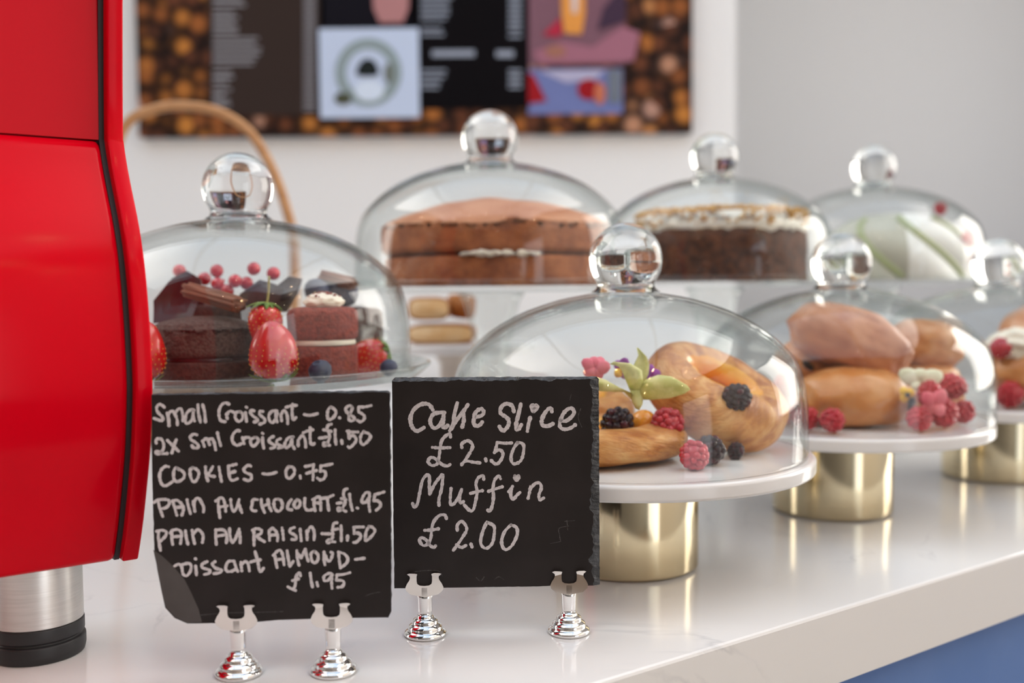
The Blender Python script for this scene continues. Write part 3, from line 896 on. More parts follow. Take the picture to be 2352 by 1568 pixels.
def slate(name, label, outline_px, depth, ang, px_c, edges, lines, stroke, faint, seed):
    """edges: list of (predicate, inset) for the chipped bevel"""
    zc = V(px_c, 1400, depth)
    loc = Vector((zc.x, depth, 0))
    ca, sa = math.cos(ang), math.sin(ang)

    def loc2(px, py):
        # meet of the pixel ray with the slate's face plane
        p_ = V(px, py, 1.0) - Vector((0, 0, CAM_H))
        nrm = Vector((-sa, ca, 0))
        o_ = Vector((0, 0, CAM_H))
        t_ = (loc - o_).dot(nrm) / p_.dot(nrm)
        q = o_ + p_ * t_ - loc
        return Vector((q.x * ca + q.y * sa, q.z))
    S = [loc2(*q) for q in outline_px]
    rng = random.Random(seed)
    # subdivide the outline
    P = []
    n = len(S)
    for i in range(n):
        a_, b_ = S[i], S[(i + 1) % n]
        m_ = max(1, int((b_ - a_).length / .0016))
        for k in range(m_): P.append(a_.lerp(b_, k / m_))
    n = len(P)
    c_ = sum(P, Vector((0, 0))) / n
    TH = .0058
    xs = [q.x for q in P]; zs = [q.y for q in P]
    x0, x1, z0, z1 = min(xs), max(xs), min(zs), max(zs)
    front, mid, back = [], [], []
    for i, q in enumerate(P):
        tx = P[(i + 1) % n] - P[i - 1]
        nn = Vector((tx.y, -tx.x)).normalized()
        if nn.dot(q - c_) < 0: nn = -nn
        w1 = .5 + .5 * mnoise.noise(Vector((q.x * 260, q.y * 260, seed)))
        w2 = .5 + .5 * mnoise.noise(Vector((q.x * 700, q.y * 700, seed + 5)))
        w3 = .35 + 1.1 * (.5 + .35 * mnoise.noise(Vector((0, q.y * 240, seed))) + .45 * mnoise.noise(Vector((7, q.y * 75, seed)))); w4 = .35 + 1.1 * (.5 + .35 * mnoise.noise(Vector((q.x * 240, 0, seed))) + .45 * mnoise.noise(Vector((q.x * 75, 7, seed))))
        g = q - nn * .0004
        front.append(Vector((min(max(g.x, x0 + edges[2] * w3), x1 - edges[0] * w3), min(max(g.y, z0 + .0007 * w4), z1 - edges[1] * w4))))
        mid.append(q - nn * .0009 * w2)
        back.append(q - nn * .0012 * w1)
    root = thing(name, label, 'slate sign', loc, (0, 0, ang))
    v = [(q.x, 0, q.y) for q in front] + [(c_.x, 0, c_.y)]
    f = []
    for k in range(n):
        e1_, e2_ = front[k] - c_, front[(k + 1) % n] - c_
        f.append((k, (k + 1) % n, n, e1_.x * e2_.y - e1_.y * e2_.x))
    sg = 1 if sum(q[3] for q in f) > 0 else -1
    f = [q[:3] for q in f if q[3] * sg > 1e-9]
    nf = len(f)
    k0 = len(v)
    v += [(q.x, 0, q.y) for q in front]
    ys = [TH * (.25 + .3 * (.5 + .5 * mnoise.noise(Vector((q.x * 400, q.y * 400, 3 + seed))))) for q in P]
    v += [(q.x, y, q.y) for q, y in zip(mid, ys)]
    v += [(q.x, TH, q.y) for q in back]
    for r_ in range(2):
        for k in range(n):
            k2 = (k + 1) % n
            A = k0 + r_ * n
            f.append((A + k, A + n + k, A + n + k2, A + k2))
    f.append(tuple(k0 + 2 * n + k for k in range(n)))
    o = mesh_obj('slate_slab', v, f, M_SLATE, root, smooth=False)
    o.data.materials.append(M_SLATE_EDGE)
    for i, pl in enumerate(o.data.polygons):
        if nf <= i < nf + 2 * n: pl.material_index = 1

    def ribbon(mb, st, w, y):
        pts = smooth_line([loc2(*q) for q in st], 7)
        m_ = len(pts)
        L_, R_ = [], []
        for i, q in enumerate(pts):
            tx = (pts[min(i + 1, m_ - 1)] - pts[max(i - 1, 0)])
            if tx.length < 1e-9: tx = Vector((1, 0))
            tx.normalize()
            nn = Vector((-tx.y, tx.x))
            ww = w * (.5 + .16 * mnoise.noise(Vector((q.x * 900, q.y * 900, 1.5)))) + .0001 * rng.uniform(-1, 1)
            L_.append(q + nn * ww); R_.append(q - nn * ww)
        # round ends
        t0 = (pts[0] - pts[1]); t0 = t0.normalized() if t0.length > 1e-9 else Vector((-1, 0))
        t1 = (pts[-1] - pts[-2]); t1 = t1.normalized() if t1.length > 1e-9 else Vector((1, 0))
        def cap(cn, td, a0_):
            res = []
            nn = Vector((-td.y, td.x))
            for k in range(1, 6):
                a_ = PI * k / 6
                res.append(cn + (nn * math.cos(a_) + td * math.sin(a_)) * w * .5)
            return res
        loop = L_ + cap(pts[-1], t1, 0) + R_[::-1] + cap(pts[0], t0, 0)
        # strip faces
        k0_ = len(mb.v)
        v_, f_ = [], []
        for a_, b_ in zip(L_, R_): v_ += [(a_.x, y, a_.y), (b_.x, y, b_.y)]
        for k in range(m_ - 1): f_.append((2 * k, 2 * k + 1, 2 * k + 3, 2 * k + 2))
        e1 = len(v_); v_ += [(q.x, y, q.y) for q in cap(pts[-1], t1, 0)]
        f_.append((2 * m_ - 2, *range(e1, e1 + 5), 2 * m_ - 1))
        e2 = len(v_); v_ += [(q.x, y, q.y) for q in cap(pts[0], t0, 0)]
        f_.append((1, *range(e2, e2 + 5), 0))
        mb.add(v_, f_)
    for li, line in enumerate(lines):
        mb = MB()
        j = 0
        for blk in line:
            for st in blk:
                j += 1
                ribbon(mb, st, stroke * (1.22 if seed == 2 and li == 0 else 1), -.00012 - .000012 * (j % 9))
        mb.obj('chalk_lettering', M_CHALK, root, smooth=False)
    for blk in faint:
        for st in blk:
            mb = MB(); ribbon(mb, st, .0005, -.00008)
            mb.obj('chalk_scratch', M_CHALK_FAINT, root, smooth=False)
    return root, loc2


out1 = [(346, 904), (360, 903), (620, 899), (890, 896), (897, 902), (899, 1120), (900, 1405), (893, 1419), (760, 1421), (640, 1425), (560, 1432), (430, 1433), (400, 1420), (378, 1396), (370, 1360), (360, 1310), (351, 1250), (348, 1130)]
s1, s1map = slate('slate_sign', 'slate price sign listing croissants, cookies and pains beside the red machine', out1, .5735, math.radians(2.0), 622, (.0006, .0012, .0008), [L1, L2, L3, L4, L5, L6, L7], .00172, FAINT1, 1)
wp = [s1map(*q) for q in ((352, 1262), (372, 1276), (398, 1300), (424, 1330), (440, 1362), (456, 1398), (464, 1428), (430, 1430), (401, 1416), (380, 1392), (372, 1356), (362, 1306))]
mesh_obj('grey_corner', [(q.x, -.00006, q.y) for q in wp], [tuple(range(len(wp)))], M_SLATE_GREYER, s1, smooth=False)['label'] = 'grey corner'  # flat sharp-edged patch of greyer slate over the lower-left corner
out2 = [(899, 872), (906, 866), (1130, 865), (1372, 864), (1378, 870), (1379, 1100), (1380, 1346), (1150, 1349), (930, 1352), (904, 1352), (902, 1200), (900, 1000)]
s2, s2map = slate('slate_sign', 'slate price sign for cake slices and muffins in front of the gold stand', out2, .6375, math.radians(1.6), 1140, (.0062, .0030, .0006), [K1, K2, K3, K4], .00205, FAINT2, 2)


# harp clips that hold the slates
def harp_half():
    return [(0, 0), (.0035, .0002), (.0088, .0014), (.0116, .0038), (.0121, .0060), (.0110, .0085), (.0096, .0105), (.0091, .0120), (.0094, .0132), (.0107, .0140), (.0109, .0148), (.0095, .0154),
            (.0060, .0154), (.0045, .0148), (.0044, .0140), (.0049, .0130), (.0049, .0100), (.0045, .0082), (.0030, .0072), (0, .0069)]


def place_clip(px, py, label, ang, zb, depth=None):
    g = G(px, py, 0)
    if depth: g = Vector((V(px, py, depth).x, depth, 0))
    root = thing('sign_clip', label, 'clip', g, (0, 0, ang), 'chrome clips holding the slate signs')
    pr = [(0, 0), (.0131, 0), (.0137, .0012), (.0134, .0026), (.0118, .0038), (.0108, .0043), (.0110, .0055), (.0104, .0068), (.0088, .0078), (.0081, .0083), (.0082, .0094), (.0076, .0106), (.0062, .0114), (.0055, .0118), (.0054, .0128), (.0040, .0140), (0, .0143)]
    mesh_obj('base', *lathe(pr, 48), M_CHROME, root)
    # stem: flattened tube that ends in a slanted collar
    v, f = lathe([(0, .0125), (.0047, .0125), (.0044, .016), (.0048, zb - .001), (.0050, zb + .0006), (.0040, zb + .0012), (0, zb + .0012)], 24)
    v = [(x, y * .75, z + (.0012 * (y / .0045) if z > zb - .002 else 0)) for x, y, z in v]
    mesh_obj('stem', v, f, M_CHROME, root)
    h = harp_half()
    pts = [(-x, z) for x, z in h[1:-1]][::-1]
    outl = h[:-1] + [h[-1]] + pts
    for nm, y0, y1 in (('clip_jaw', -.0042, -.0034), ('clip_jaw', .0036, .0044)):
        v, f = prism([(x, z + zb) for x, z in outl], y0, y1)
        # tips of the arms bend outwards
        sgn = -1 if y0 < 0 else 1
        v = [(x, y + sgn * max(0, (z - zb - .0138)) * .8, z) for x, y, z in v]
        mesh_obj(nm, v, f, M_NICKEL, root, smooth=False)
    b_ = MB(); b_.add(*box(-.0018, .0018, -.0042, .0044, zb + .0004, zb + .0058))
    b_.obj('clip_bridge', M_NICKEL, root, smooth=False)
    return root


TH2 = .0029
cl = []
for px, py, lab, sref in ((543, 1551, 'chrome clip under the left half of the croissant price slate', 1), (762, 1547, 'chrome clip under the right half of the croissant price slate', 1),
                          (975, 1460, 'chrome clip under the left half of the cake slice slate', 2), (1307, 1455, 'chrome clip under the right half of the cake slice slate', 2)):
    root_s, mp = (s1, s1map) if sref == 1 else (s2, s2map)
    q = mp(px, 1400 if sref == 1 else 1340)
    ca, sa = math.cos(root_s.rotation_euler.z), math.sin(root_s.rotation_euler.z)
    wx, wy = root_s.location.x + q.x * ca - TH2 * sa, root_s.location.y + q.x * sa + TH2 * ca
    zbase = .0268 if sref == 1 else .0262
    r_ = place_clip(px, py, lab, root_s.rotation_euler.z, zbase)
    r_.location = (wx, wy, 0)

# ------------------------------------------------------------------ cake stands and cloches
GP_Z = .0                       # filled per stand


def marble_stand(x, y, label, group='marble cake stands on gold bases'):
    r = thing('cake_stand', label, 'cake stand', (x, y, 0), (0, 0, 0), group)
    mesh_obj('pedestal', *lathe(rounded([(0, .0), (.0545, .0), (.0571, .0022), (.0571, .0795), (0, .0795)], .0012, 3), 96), M_GOLD, r)
    e_ = r.children[0].modifiers.new('edge', 'EDGE_SPLIT'); e_.split_angle = math.radians(50)
    mesh_obj('plate', *lathe(rounded([(0, .0795), (.1446, .0795), (.1462, .081), (.1462, .0895), (.1443, .0913), (0, .0913)], .0022, 5), 128), M_MARBLE, r)
    return r


def glass_stand(x, y, zt, label, r_pl=.15, group='clear glass cake stands'):
    """zt: height of the plate's upper face"""
    r = thing('cake_stand', label, 'cake stand', (x, y, 0), (0, 0, 0), group)
    t_ = .006
    k = r_pl / .15
    fl = r_pl - (.0050 if r_pl < .152 else .0120)
    prof = [(0, zt - t_), (fl - .008, zt - t_), (fl + .001, zt - t_ + .0010), (r_pl - .001, zt + .0035), (r_pl, zt + .0055), (r_pl - .0022, zt + .0070), (fl + .0012, zt + .0012), (fl, zt), (0, zt)]
    mesh_obj('plate', *lathe(rounded(prof, .002, 3), 96), M_PLATE, r)
    h = zt - t_
    st = [(.068, 0), (.070, .003), (.060, .007), (.034, .016), (.019, .035), (.0145, h * .45), (.0165, h * .62), (.022, h * .8), (.030, h - .012), (.036, h - .0005),
          (.0325, h - .0005), (.026, h - .012), (.018, h * .8), (.0125, h * .62), (.0105, h * .45), (.015, .035), (.030, .012), (.058, .003), (.062, .0)]
    st = [(r_, z) for r_, z in st]
    mesh_obj('stem', *lathe(st, 56, closed=True), M_PLATE, r)
    return r


def cloche(x, y, z, label, s=1.0):
    r = thing('glass_dome', label, 'glass dome', (x, y, z), (0, 0, RNG.uniform(0, 6)), 'glass domes over the cakes')
    out = [(.1418, .0012), (.1418, .020), (.1412, .040), (.1376, .0612), (.1300, .0775), (.1100, .0965), (.0850, .1110), (.0560, .1210), (.0340, .1255), (.0225, .1272)]
    sm = smooth_line(out, 5)
    outer = [(q.x * s, q.y * s) for q in sm]
    T_ = .0026
    inner = []
    for i, q in enumerate(sm):
        tx = sm[min(i + 1, len(sm) - 1)] - sm[max(i - 1, 0)]
        nn = Vector((tx.y, -tx.x)).normalized()
        if nn.x < -.2: nn = -nn
        inner.append(((q.x - abs(nn.x) * T_) * s, (q.y - abs(nn.y) * T_) * s))
    inner[0] = ((.1418 - T_) * s, .0012 * s)
    prof = [(0, .1280 * s)] + outer[::-1] + [((.1413) * s, .0003), ((.1397) * s, .0003)] + inner + [(0, (.1280 - T_) * s)]
    mesh_obj('dome_shell', *lathe(prof, 112), M_DOME, r)
    # solid knob: neck then ball
    kc, kr = .1535, .0293
    kp = [(0, .1276), (.0280, .1274), (.0252, .1290), (.0236, .1308), (.0228, .1326)]
    a0 = math.asin(.0236 / kr)
    for i in range(16):
        a_ = PI - a0 - (PI - a0) * i / 15
        kp.append((max(0.0, kr * math.sin(a_)), kc + kr * math.cos(a_)))
    kp[-1] = (0, kc + kr)
    kp = [kp[0], kp[1]] + [(q.x, q.y) for q in smooth_line(kp[1:], 2)][1:]
    kp[-1] = (0, kc + kr)
    mesh_obj('knob', *lathe([(r_ * s, z_ * s) for r_, z_ in kp], 64), M_KNOB, r)
    return r


PZ = .0913
ST_A, ST_B, ST_C = (.0906, .804), (.3155, .992), (.5565, 1.160)
marble_stand(*ST_A, 'white marble cake stand on a gold drum, right behind the cake slice slate')
marble_stand(*ST_B, 'white marble cake stand on a gold drum, carrying the brioche rolls')
marble_stand(*ST_C, 'white marble cake stand on a gold drum, at the right edge of the picture')
P1 = (-.2676 * .84, .84)
Z1 = .1545
P2 = (V(1127, 500, 1.08).x, 1.08)
P3 = (V(1641, 500, 1.22).x, 1.22)
P4 = (V(2006, 500, 1.39).x, 1.39)
P5 = (V(1036, 700, 1.36).x, 1.36)
ZT = .2235
glass_stand(*P1, Z1, 'low clear glass cake stand under the chocolate cakes, beside the red machine', .157)
glass_stand(*P2, ZT, 'tall clear glass cake stand under the big orange-brown sponge cake', .1498)
glass_stand(*P3, ZT + .003, 'tall clear glass cake stand under the dark cake with white frosting', .1440)
glass_stand(*P4, ZT + .003, 'tall clear glass cake stand under the white cream cake', .1475)
Z5 = .1500
r5 = thing('cake_stand', 'pale cake stand on a slim column under the biscotti slices, far back', 'cake stand', (P5[0], P5[1], 0))
mesh_obj('pedestal', *lathe(rounded([(0, 0), (.060, 0), (.060, .004), (.020, .014), (.0155, .040), (.0155, Z5 - .030), (.028, Z5 - .0118), (0, Z5 - .0118)], .004, 3), 64), M_BEIGE, r5)
mesh_obj('plate', *lathe(rounded([(0, Z5 - .0118), (.113, Z5 - .0118), (.115, Z5 - .010), (.115, Z5 - .002), (.113, Z5), (0, Z5)], .002, 4), 96), M_MARBLE, r5)
cloche(P1[0], P1[1], Z1 + .0002, 'glass dome with ball knob over the chocolate and strawberry cakes', .985)
cloche(*P2, ZT + .0002, 'glass dome with ball knob over the big sponge cake', 1.015)
cloche(*P3, ZT + .0032, 'glass dome with ball knob over the dark frosted cake', .968)
cloche(*P4, ZT + .0032, 'glass dome with ball knob over the white cream cake', 1.0)
cloche(*ST_A, PZ + .0002, 'glass dome with ball knob over the berry danishes, nearest of all', .99)
cloche(ST_B[0] + .007, ST_B[1], PZ + .0002, 'glass dome with ball knob over the brioche rolls', .99)
cloche(*ST_C, PZ + .0002, 'glass dome cut off by the right edge of the picture', .99)


def settle(r, z, force=False):
    """stand a thing on the plane z: lift it out, or (force) lower it onto it"""
    Rm = eul(*r.rotation_euler)
    lo = min((Rm @ v.co).z for c_ in r.children if c_.type == 'MESH' for v in c_.data.vertices) + r.location.z
    if lo < z or force: r.location.z += z + .0003 - lo
    return r


# ------------------------------------------------------------------ small food builders
def fib_dirs(n):
    out = []
    for i in range(n):
        z = 1 - 2 * (i + .5) / n
        r_ = math.sqrt(1 - z * z)
        a_ = i * 2.399963
        out.append(Vector((r_ * math.cos(a_), r_ * math.sin(a_), z)))
    return out


def drupelets(r, h, n, size, hollow=False, seed=1):
    """berry of little globes: radius r, half height h"""
    rg = random.Random(seed)
    mb = MB()
    core = ball(1, 14, 8)
    mb.add(*shift(core, sc=(r * .86, r * .86, h * .88)))
    for d in fib_dirs(n):
        if hollow and d.z > .86: continue
        taper = 1 - .18 * max(0, -d.z)
        p_ = Vector((d.x * r * .86 * taper, d.y * r * .86 * taper, d.z * h * .88))
        s = size * rg.uniform(.86, 1.12)
        mb.add(*shift(ball(1, 10, 7), p_, sc=(s, s, s)))
    return mb


_proto = {}


def berry(kind, label, p_, s=1.0, rot=(0, 0, 0), group=None):
    """raspberry / blackberry / blueberry / red_currant; p_ = centre"""
    if kind not in _proto:
        if kind == 'raspberry':
            mb = drupelets(.0098, .0112, 54, .00285, True, 3); m_ = M_RASP
        elif kind == 'blackberry':
            mb = drupelets(.0100, .0112, 48, .0031, False, 5); m_ = M_BLACKB
        elif kind == 'blueberry':
            mb = MB(); m_ = M_BLUEB
            v, f = lathe([(0, -.0068), (.0040, -.0060), (.0066, -.0034), (.0078, 0), (.0070, .0035), (.0046, .0058), (.0030, .0064), (.0026, .0071), (.0021, .0062), (0, .0056)], 24)
            mb.add(v, f)
        else:
            mb = MB(); m_ = M_CURRANT
            mb.add(*ball(.0052, 18, 12)); mb.add(*shift(lathe([(.0009, 0), (.0005, .0014), (0, .0016)], 8), (0, 0, .005)))
        me = mb.obj(kind, m_)
        _proto[kind] = me.data
        o_ = me
    else:
        o_ = bpy.data.objects.new(kind, _proto[kind]); link(o_)
    o_.location = p_; o_.rotation_euler = rot; o_.scale = (s, s, s)
    return tag(o_, label, 'berry', group)


def strawberry(label, p_, length, rad, rot, seed=1, calyx=True, stem=False, group='strawberries under the left dome'):
    """p_ = centre of the shoulder end; local +z runs towards the tip"""
    r = thing('strawberry', label, 'strawberry', p_, rot, group)
    pr = [(0, -.04), (.35, -.05), (.72, .03), (.95, .20), (1.0, .36), (.93, .55), (.74, .75), (.48, .90), (.22, .98), (0, 1.0)]
    sm = smooth_line(pr, 4)
    prof = [(max(0, q.x) * rad, q.y * length) for q in sm]
    prof[0] = (0, prof[0][1]); prof[-1] = (0, prof[-1][1])
    v, f = lathe(prof, 40)
    v = [tuple(Vector(q) * (1 + .05 * nz(q, 60, seed))) for q in v]
    mesh_obj('flesh', v, f, M_STRAW, r)
    mb = MB()
    for i in range(10):
        t_ = .08 + .86 * i / 9.5
        ri = [q for q in sm if q.y >= t_][0].x * rad
        k_ = max(4, int(2 * PI * ri / .0052))
        for j in range(k_):
            a_ = 2 * PI * (j + .5 * (i % 2)) / k_
            q_ = Vector((ri * math.cos(a_), ri * math.sin(a_), t_ * length))
            mb.add(*shift(ball(1, 6, 4), q_ * (1 + .05 * nz(q_, 60, seed)), sc=(.0005, .0005, .0007)))
    mb.obj('seeds', M_SEED, r)
    if calyx:
        mb = MB()
        for k_ in range(9):
            a_ = 2 * PI * k_ / 9 + .2 * math.sin(k_ * 3)
            L_ = rad * (.95 + .25 * math.sin(k_ * 5))
            w_ = rad * .24
            pts = []
            for i in range(6):
                t_ = i / 5
                rr = L_ * t_
                zz = -.06 * length - .0012 + (-.004 * t_ + .010 * t_ * t_) * (rad / .017)
                ww = w_ * (1 - t_) ** .7 * (1 + .8 * t_)
                ca, sa = math.cos(a_), math.sin(a_)
                pts.append(((rr * ca - ww * sa, rr * sa + ww * ca, zz), (rr * ca + ww * sa, rr * sa - ww * ca, zz), (rr * ca, rr * sa, zz - .0007)))
            v_ = [q for tr_ in pts for q in tr_]
            f_ = []
            for i in range(5):
                A = 3 * i
                f_ += [(A, A + 1, A + 4, A + 3), (A + 1, A + 2, A + 5, A + 4), (A + 2, A, A + 3, A + 5)]
            mb.add(v_, f_)
        cx_ = mb.obj('calyx', M_LEAF, r)
        if stem:
            mesh_obj('stalk', *tube(smooth_line([(0, 0, -.05 * length), (.0006, 0, -.012), (.0002, .001, -.024)], 4), .0009, 8), M_STEM, cx_)
    return r


def rock(r, sx, sy, sz, amp, freq, seed, nu=40, nv=24, flat=None):
    def fn(d):
        p_ = Vector((d.x * sx, d.y * sy, d.z * sz))
        k_ = 1 + amp * mnoise.noise(d * freq + Vector((seed, seed * 2, 0))) + amp * .4 * mnoise.noise(d * freq * 2.7 + Vector((0, seed, 3)))
        p_ = p_ * k_ * r
        if flat is not None and p_.z < flat: p_.z = flat + (p_.z - flat) * .12
        return p_
    return ball(1, nu, nv, fn)


def cake_round(r, z0, z1, dome=0.0, wob=.012, seed=0, n=96, bev=.006, rows=6):
    prof = [(0, z0), (r * .55, z0), (r - bev * .4, z0), (r, z0 + bev * .4)]
    for k in range(1, rows): prof.append((r, z0 + (z1 - z0) * k / rows))
    prof += [(r, z1 - bev), (r - bev * .3, z1 - bev * .3), (r - bev, z1)]
    for k in range(1, 9):
        t_ = 1 - k / 9
        prof.append(((r - bev) * t_, z1 + dome * (1 - t_ ** 2.2)))
    prof.append((0, z1 + dome))
    v, f = lathe(prof, n)
    v = [((x * (1 + wob * nz((x, y, z), 40, seed) + wob * .5 * nz((x, y, z), 130, seed))), (y * (1 + wob * nz((x, y, z), 40, seed) + wob * .5 * nz((x, y, z), 130, seed))),
          z + (wob * .25 * r * nz((x, y, 0), 35, seed + 3) if z > (z0 + z1) / 2 else 0)) for x, y, z in v]
    return v, f


# ------------------------------------------------------------------ under the left dome (chocolate cakes)
c = V(470, 800, .79)
ck = thing('chocolate_cake', 'small sugared two-layer chocolate cake at the left front of the low glass stand', 'cake', (c.x, .79, Z1 + .0002), group='mini cakes under the left dome')
mesh_obj('lower_layer', *cake_round(.0385, 0, .0135, 0, .02, 1, 72, .002, 3), M_CHOC, ck)
mesh_obj('filling', *cake_round(.0365, .0133, .0162, 0, .02, 2, 64, .0008, 2), M_SHARD, ck)
mesh_obj('upper_layer', *cake_round(.0385, .016, .0435, .004, .025, 3, 72, .008, 5), M_SUGAR, ck)
# taller cake behind, dressed with chocolate shards and currants
c2 = V(500, 700, .885)
ck = thing('chocolate_cake', 'dark chocolate cake topped with chocolate shards, at the back of the low glass stand', 'cake', (c2.x, .885, Z1 + .0002), group='mini cakes under the left dome')
mesh_obj('sponge', *cake_round(.046, 0, .055, .004, .02, 5, 80, .006, 6), M_CHOC, ck)


def shard(name, label, pts_px, d, tilt, thick=.0022, curl=.004, seed=0):
    """irregular curved chocolate plate from an outline seen at depth d; tilt: depth gained per metre of height"""
    P = [V(x, y, d) for x, y in pts_px]
    cz = sum(q.z for q in P) / len(P); cxm = sum(q.x for q in P) / len(P)
    dens = []
    n = len(P)
    for i in range(n):
        for k in range(5): dens.append(P[i].lerp(P[(i + 1) % n], k / 5))
    n = len(dens)

    def dep(x, z): return d + (z - cz) * tilt + curl * math.sin((x - cxm) * 70 + seed) + curl * .5 * math.sin((z - cz) * 120 + seed * 2)
    rings = []
    for s_ in (1, .66, .33):
        rings.append([(cxm + (q.x - cxm) * s_, cz + (q.z - cz) * s_) for q in dens])
    v, f = [], []
    for side in (0, 1):
        off = thick * side
        for R_ in rings: v += [(x, dep(x, z) + off, z) for x, z in R_]
        v.append((cxm, dep(cxm, cz) + off, cz))
    m_ = 3 * n + 1
    for side in (0, 1):
        A = side * m_
        for r_ in range(2):
            for k in range(n):
                k2 = (k + 1) % n
                q_ = (A + r_ * n + k, A + r_ * n + k2, A + (r_ + 1) * n + k2, A + (r_ + 1) * n + k)
                f.append(q_ if side == 0 else q_[::-1])
        for k in range(n):
            q_ = (A + 2 * n + k, A + 2 * n + (k + 1) % n, A + 3 * n)
            f.append(q_ if side == 0 else q_[::-1])
    for k in range(n):
        k2 = (k + 1) % n
        f.append((k, m_ + k, m_ + k2, k2))
    org = Vector((cxm, d, cz))
    o_ = mesh_obj(name, [Vector(q) - org for q in v], f, M_SHARD, None, smooth=False, loc=org)
    return tag(o_, label, 'chocolate', 'chocolate shards under the left dome')


shard('chocolate_shard', 'wide dark chocolate shard standing behind the flake, at the far left of the dome', [(352, 690), (382, 646), (404, 632), (436, 655), (452, 690), (440, 735), (360, 742)], .822, .35, seed=1)
shard('chocolate_shard', 'pointed dark chocolate shard leaning above the strawberries', [(548, 676), (590, 642), (628, 652), (650, 664), (640, 706), (600, 728), (556, 722)], .822, .35, seed=2)
shard('chocolate_shard', 'glossy dark chocolate shard at the right of the currants, curling upwards', [(632, 656), (660, 634), (693, 640), (684, 676), (660, 716), (626, 716)], .835, .2, seed=3)
shard('chocolate_shard', 'dark chocolate shard lying between the flake and the strawberry stalk', [(540, 700), (600, 712), (640, 724), (612, 752), (560, 742)], .80, 1.2, seed=4)
shard('chocolate_shard', 'chocolate shard peeping up under the leftmost currant', [(396, 640), (430, 622), (462, 640), (470, 700), (400, 700)], .845, .25, seed=5)


def flake(label, p0, p1, rad, d0, d1):
    a_, b_ = V(*p0, d0), V(*p1, d1)
    ax = b_ - a_
    L_ = ax.length
    n, m_ = 40, 14
    rg = random.Random(int(p0[0]))
    ph = [rg.uniform(0, 6) for _ in range(4)]
    v, f = [], []
    for i in range(m_ + 1):
        t_ = i / m_
        for k in range(n):
            an = 2 * PI * k / n
            rr = rad * (1 + .13 * math.sin(7 * an + ph[0]) + .09 * math.sin(13 * an + ph[1] + t_ * 1.5) + .05 * math.sin(4 * an + ph[2] + t_ * 3))
            end = .0015 * math.sin(5 * an + ph[3]) if i in (0, m_) else 0
            v.append((t_ * L_ + end, rr * math.cos(an), rr * math.sin(an) * .8))
    for i in range(m_):
        for k in range(n):
            k2 = (k + 1) % n
            f.append((i * n + k, (i + 1) * n + k, (i + 1) * n + k2, i * n + k2))
    f.append(tuple(range(n))); f.append(tuple(m_ * n + k for k in range(n - 1, -1, -1)))
    q = ax.to_track_quat('X', 'Z').to_euler()
    o_ = mesh_obj('chocolate_flake', v, f, M_FLAKE, None, loc=a_, rot=q)
    return tag(o_, label, 'chocolate', 'chocolate flakes under the left dome')


flake('ridged milk chocolate flake slanting across the front chocolate cake', (432, 665), (550, 700), .0072, .80, .775)
flake('ridged milk chocolate flake tip above the red velvet cake', (742, 634), (812, 652), .0062, .87, .86)
# red velvet mini cake
c3 = V(742, 790, .79)
ck = thing('red_velvet_cake', 'small two-layer red velvet cake topped with cream, right of the strawberries', 'cake', (c3.x, .79, Z1 + .0002), group='mini cakes under the left dome')
mesh_obj('lower_layer', *cake_round(.0268, 0, .0245, 0, .03, 11, 64, .003, 4), M_VELVET, ck)
mesh_obj('cream_filling', *cake_round(.0258, .0243, .0288, 0, .05, 12, 64, .0015, 2), M_CREAM, ck)
mesh_obj('upper_layer', *cake_round(.0272, .0285, .0530, .0015, .03, 13, 64, .005, 4), M_VELVET, ck)
v, f = rock(1, .0150, .0150, .0072, .16, 3.0, 4, flat=-.004)
cr = mesh_obj('cream_top', *shift((v, f), (.002, -.004, .0575)), M_CREAM, ck)
mb = MB()
rg = random.Random(4)
for k in range(46):
    a_, rr = rg.uniform(0, 6.28), rg.uniform(0, .013)
    mb.add(*shift(ball(1, 6, 4), (.002 + rr * math.cos(a_), -.004 + rr * math.sin(a_), .0575 + .0072 * math.sqrt(max(0, 1 - (rr / .0152) ** 2))), sc=(rg.uniform(.0006, .0013),) * 3))
mb.obj('crumbs', M_VELVET, cr)
# chocolate cake behind the velvet one
c4 = V(785, 740, .885)
ck = thing('chocolate_cake', 'chocolate cake hidden behind the red velvet cake under the flake tip', 'cake', (c4.x, .885, Z1 + .0002), group='mini cakes under the left dome')
mesh_obj('sponge', *cake_round(.036, 0, .050, .002, .02, 15, 64, .005, 5), M_CHOC, ck)
for px, py, d, lab in ((728, 668, .858, 'dark blueberry left of the flake tip above the red velvet cake'), (795, 676, .872, 'dark blueberry right of the cream on the red velvet cake'), (768, 660, .872, 'dark blueberry under the flake tip'),
                       (736, 862, .742, 'blueberry lying at the foot of the red velvet cake'), (893, 838, .786, 'blueberry beside the pale strawberry at the right of the left dome')):
    pz = V(px, py, d)
    if py > 800: pz.z = Z1 + .0068 * (1.12 if px < 800 else .9)
    berry('blueberry', lab, pz, (1.12 if px < 800 else .9) if py > 800 else 1.45, (RNG.uniform(-1, 1), .5, RNG.uniform(0, 6)), 'blueberries under the left dome')
pb = V(632, 878, .738)
strawberry('big strawberry standing on its leaves at the front of the left dome', (pb.x + .0012, .738, Z1 + .0052), .0395, .0176, (math.radians(4), math.radians(-7), .4), 1)
p_ = V(612, 706, .772)
strawberry('strawberry with green leaves and stalk on top, behind the big strawberry', p_, .032, .0130, (PI, math.radians(6), 0), 2, True, True)
p_ = V(866, 798, .80)
strawberry('strawberry lying by the right rim of the left dome, leaves to the right', (p_.x + .003, .826, Z1 + .0155), .036, .0140, (math.radians(8), math.radians(-105), 0), 3)
p_ = V(328, 800, .742)
strawberry('strawberry half hidden behind the red machine edge', (p_.x - .001, .742, Z1 + .0048), .040, .0165, (0, math.radians(4), 0), 4)
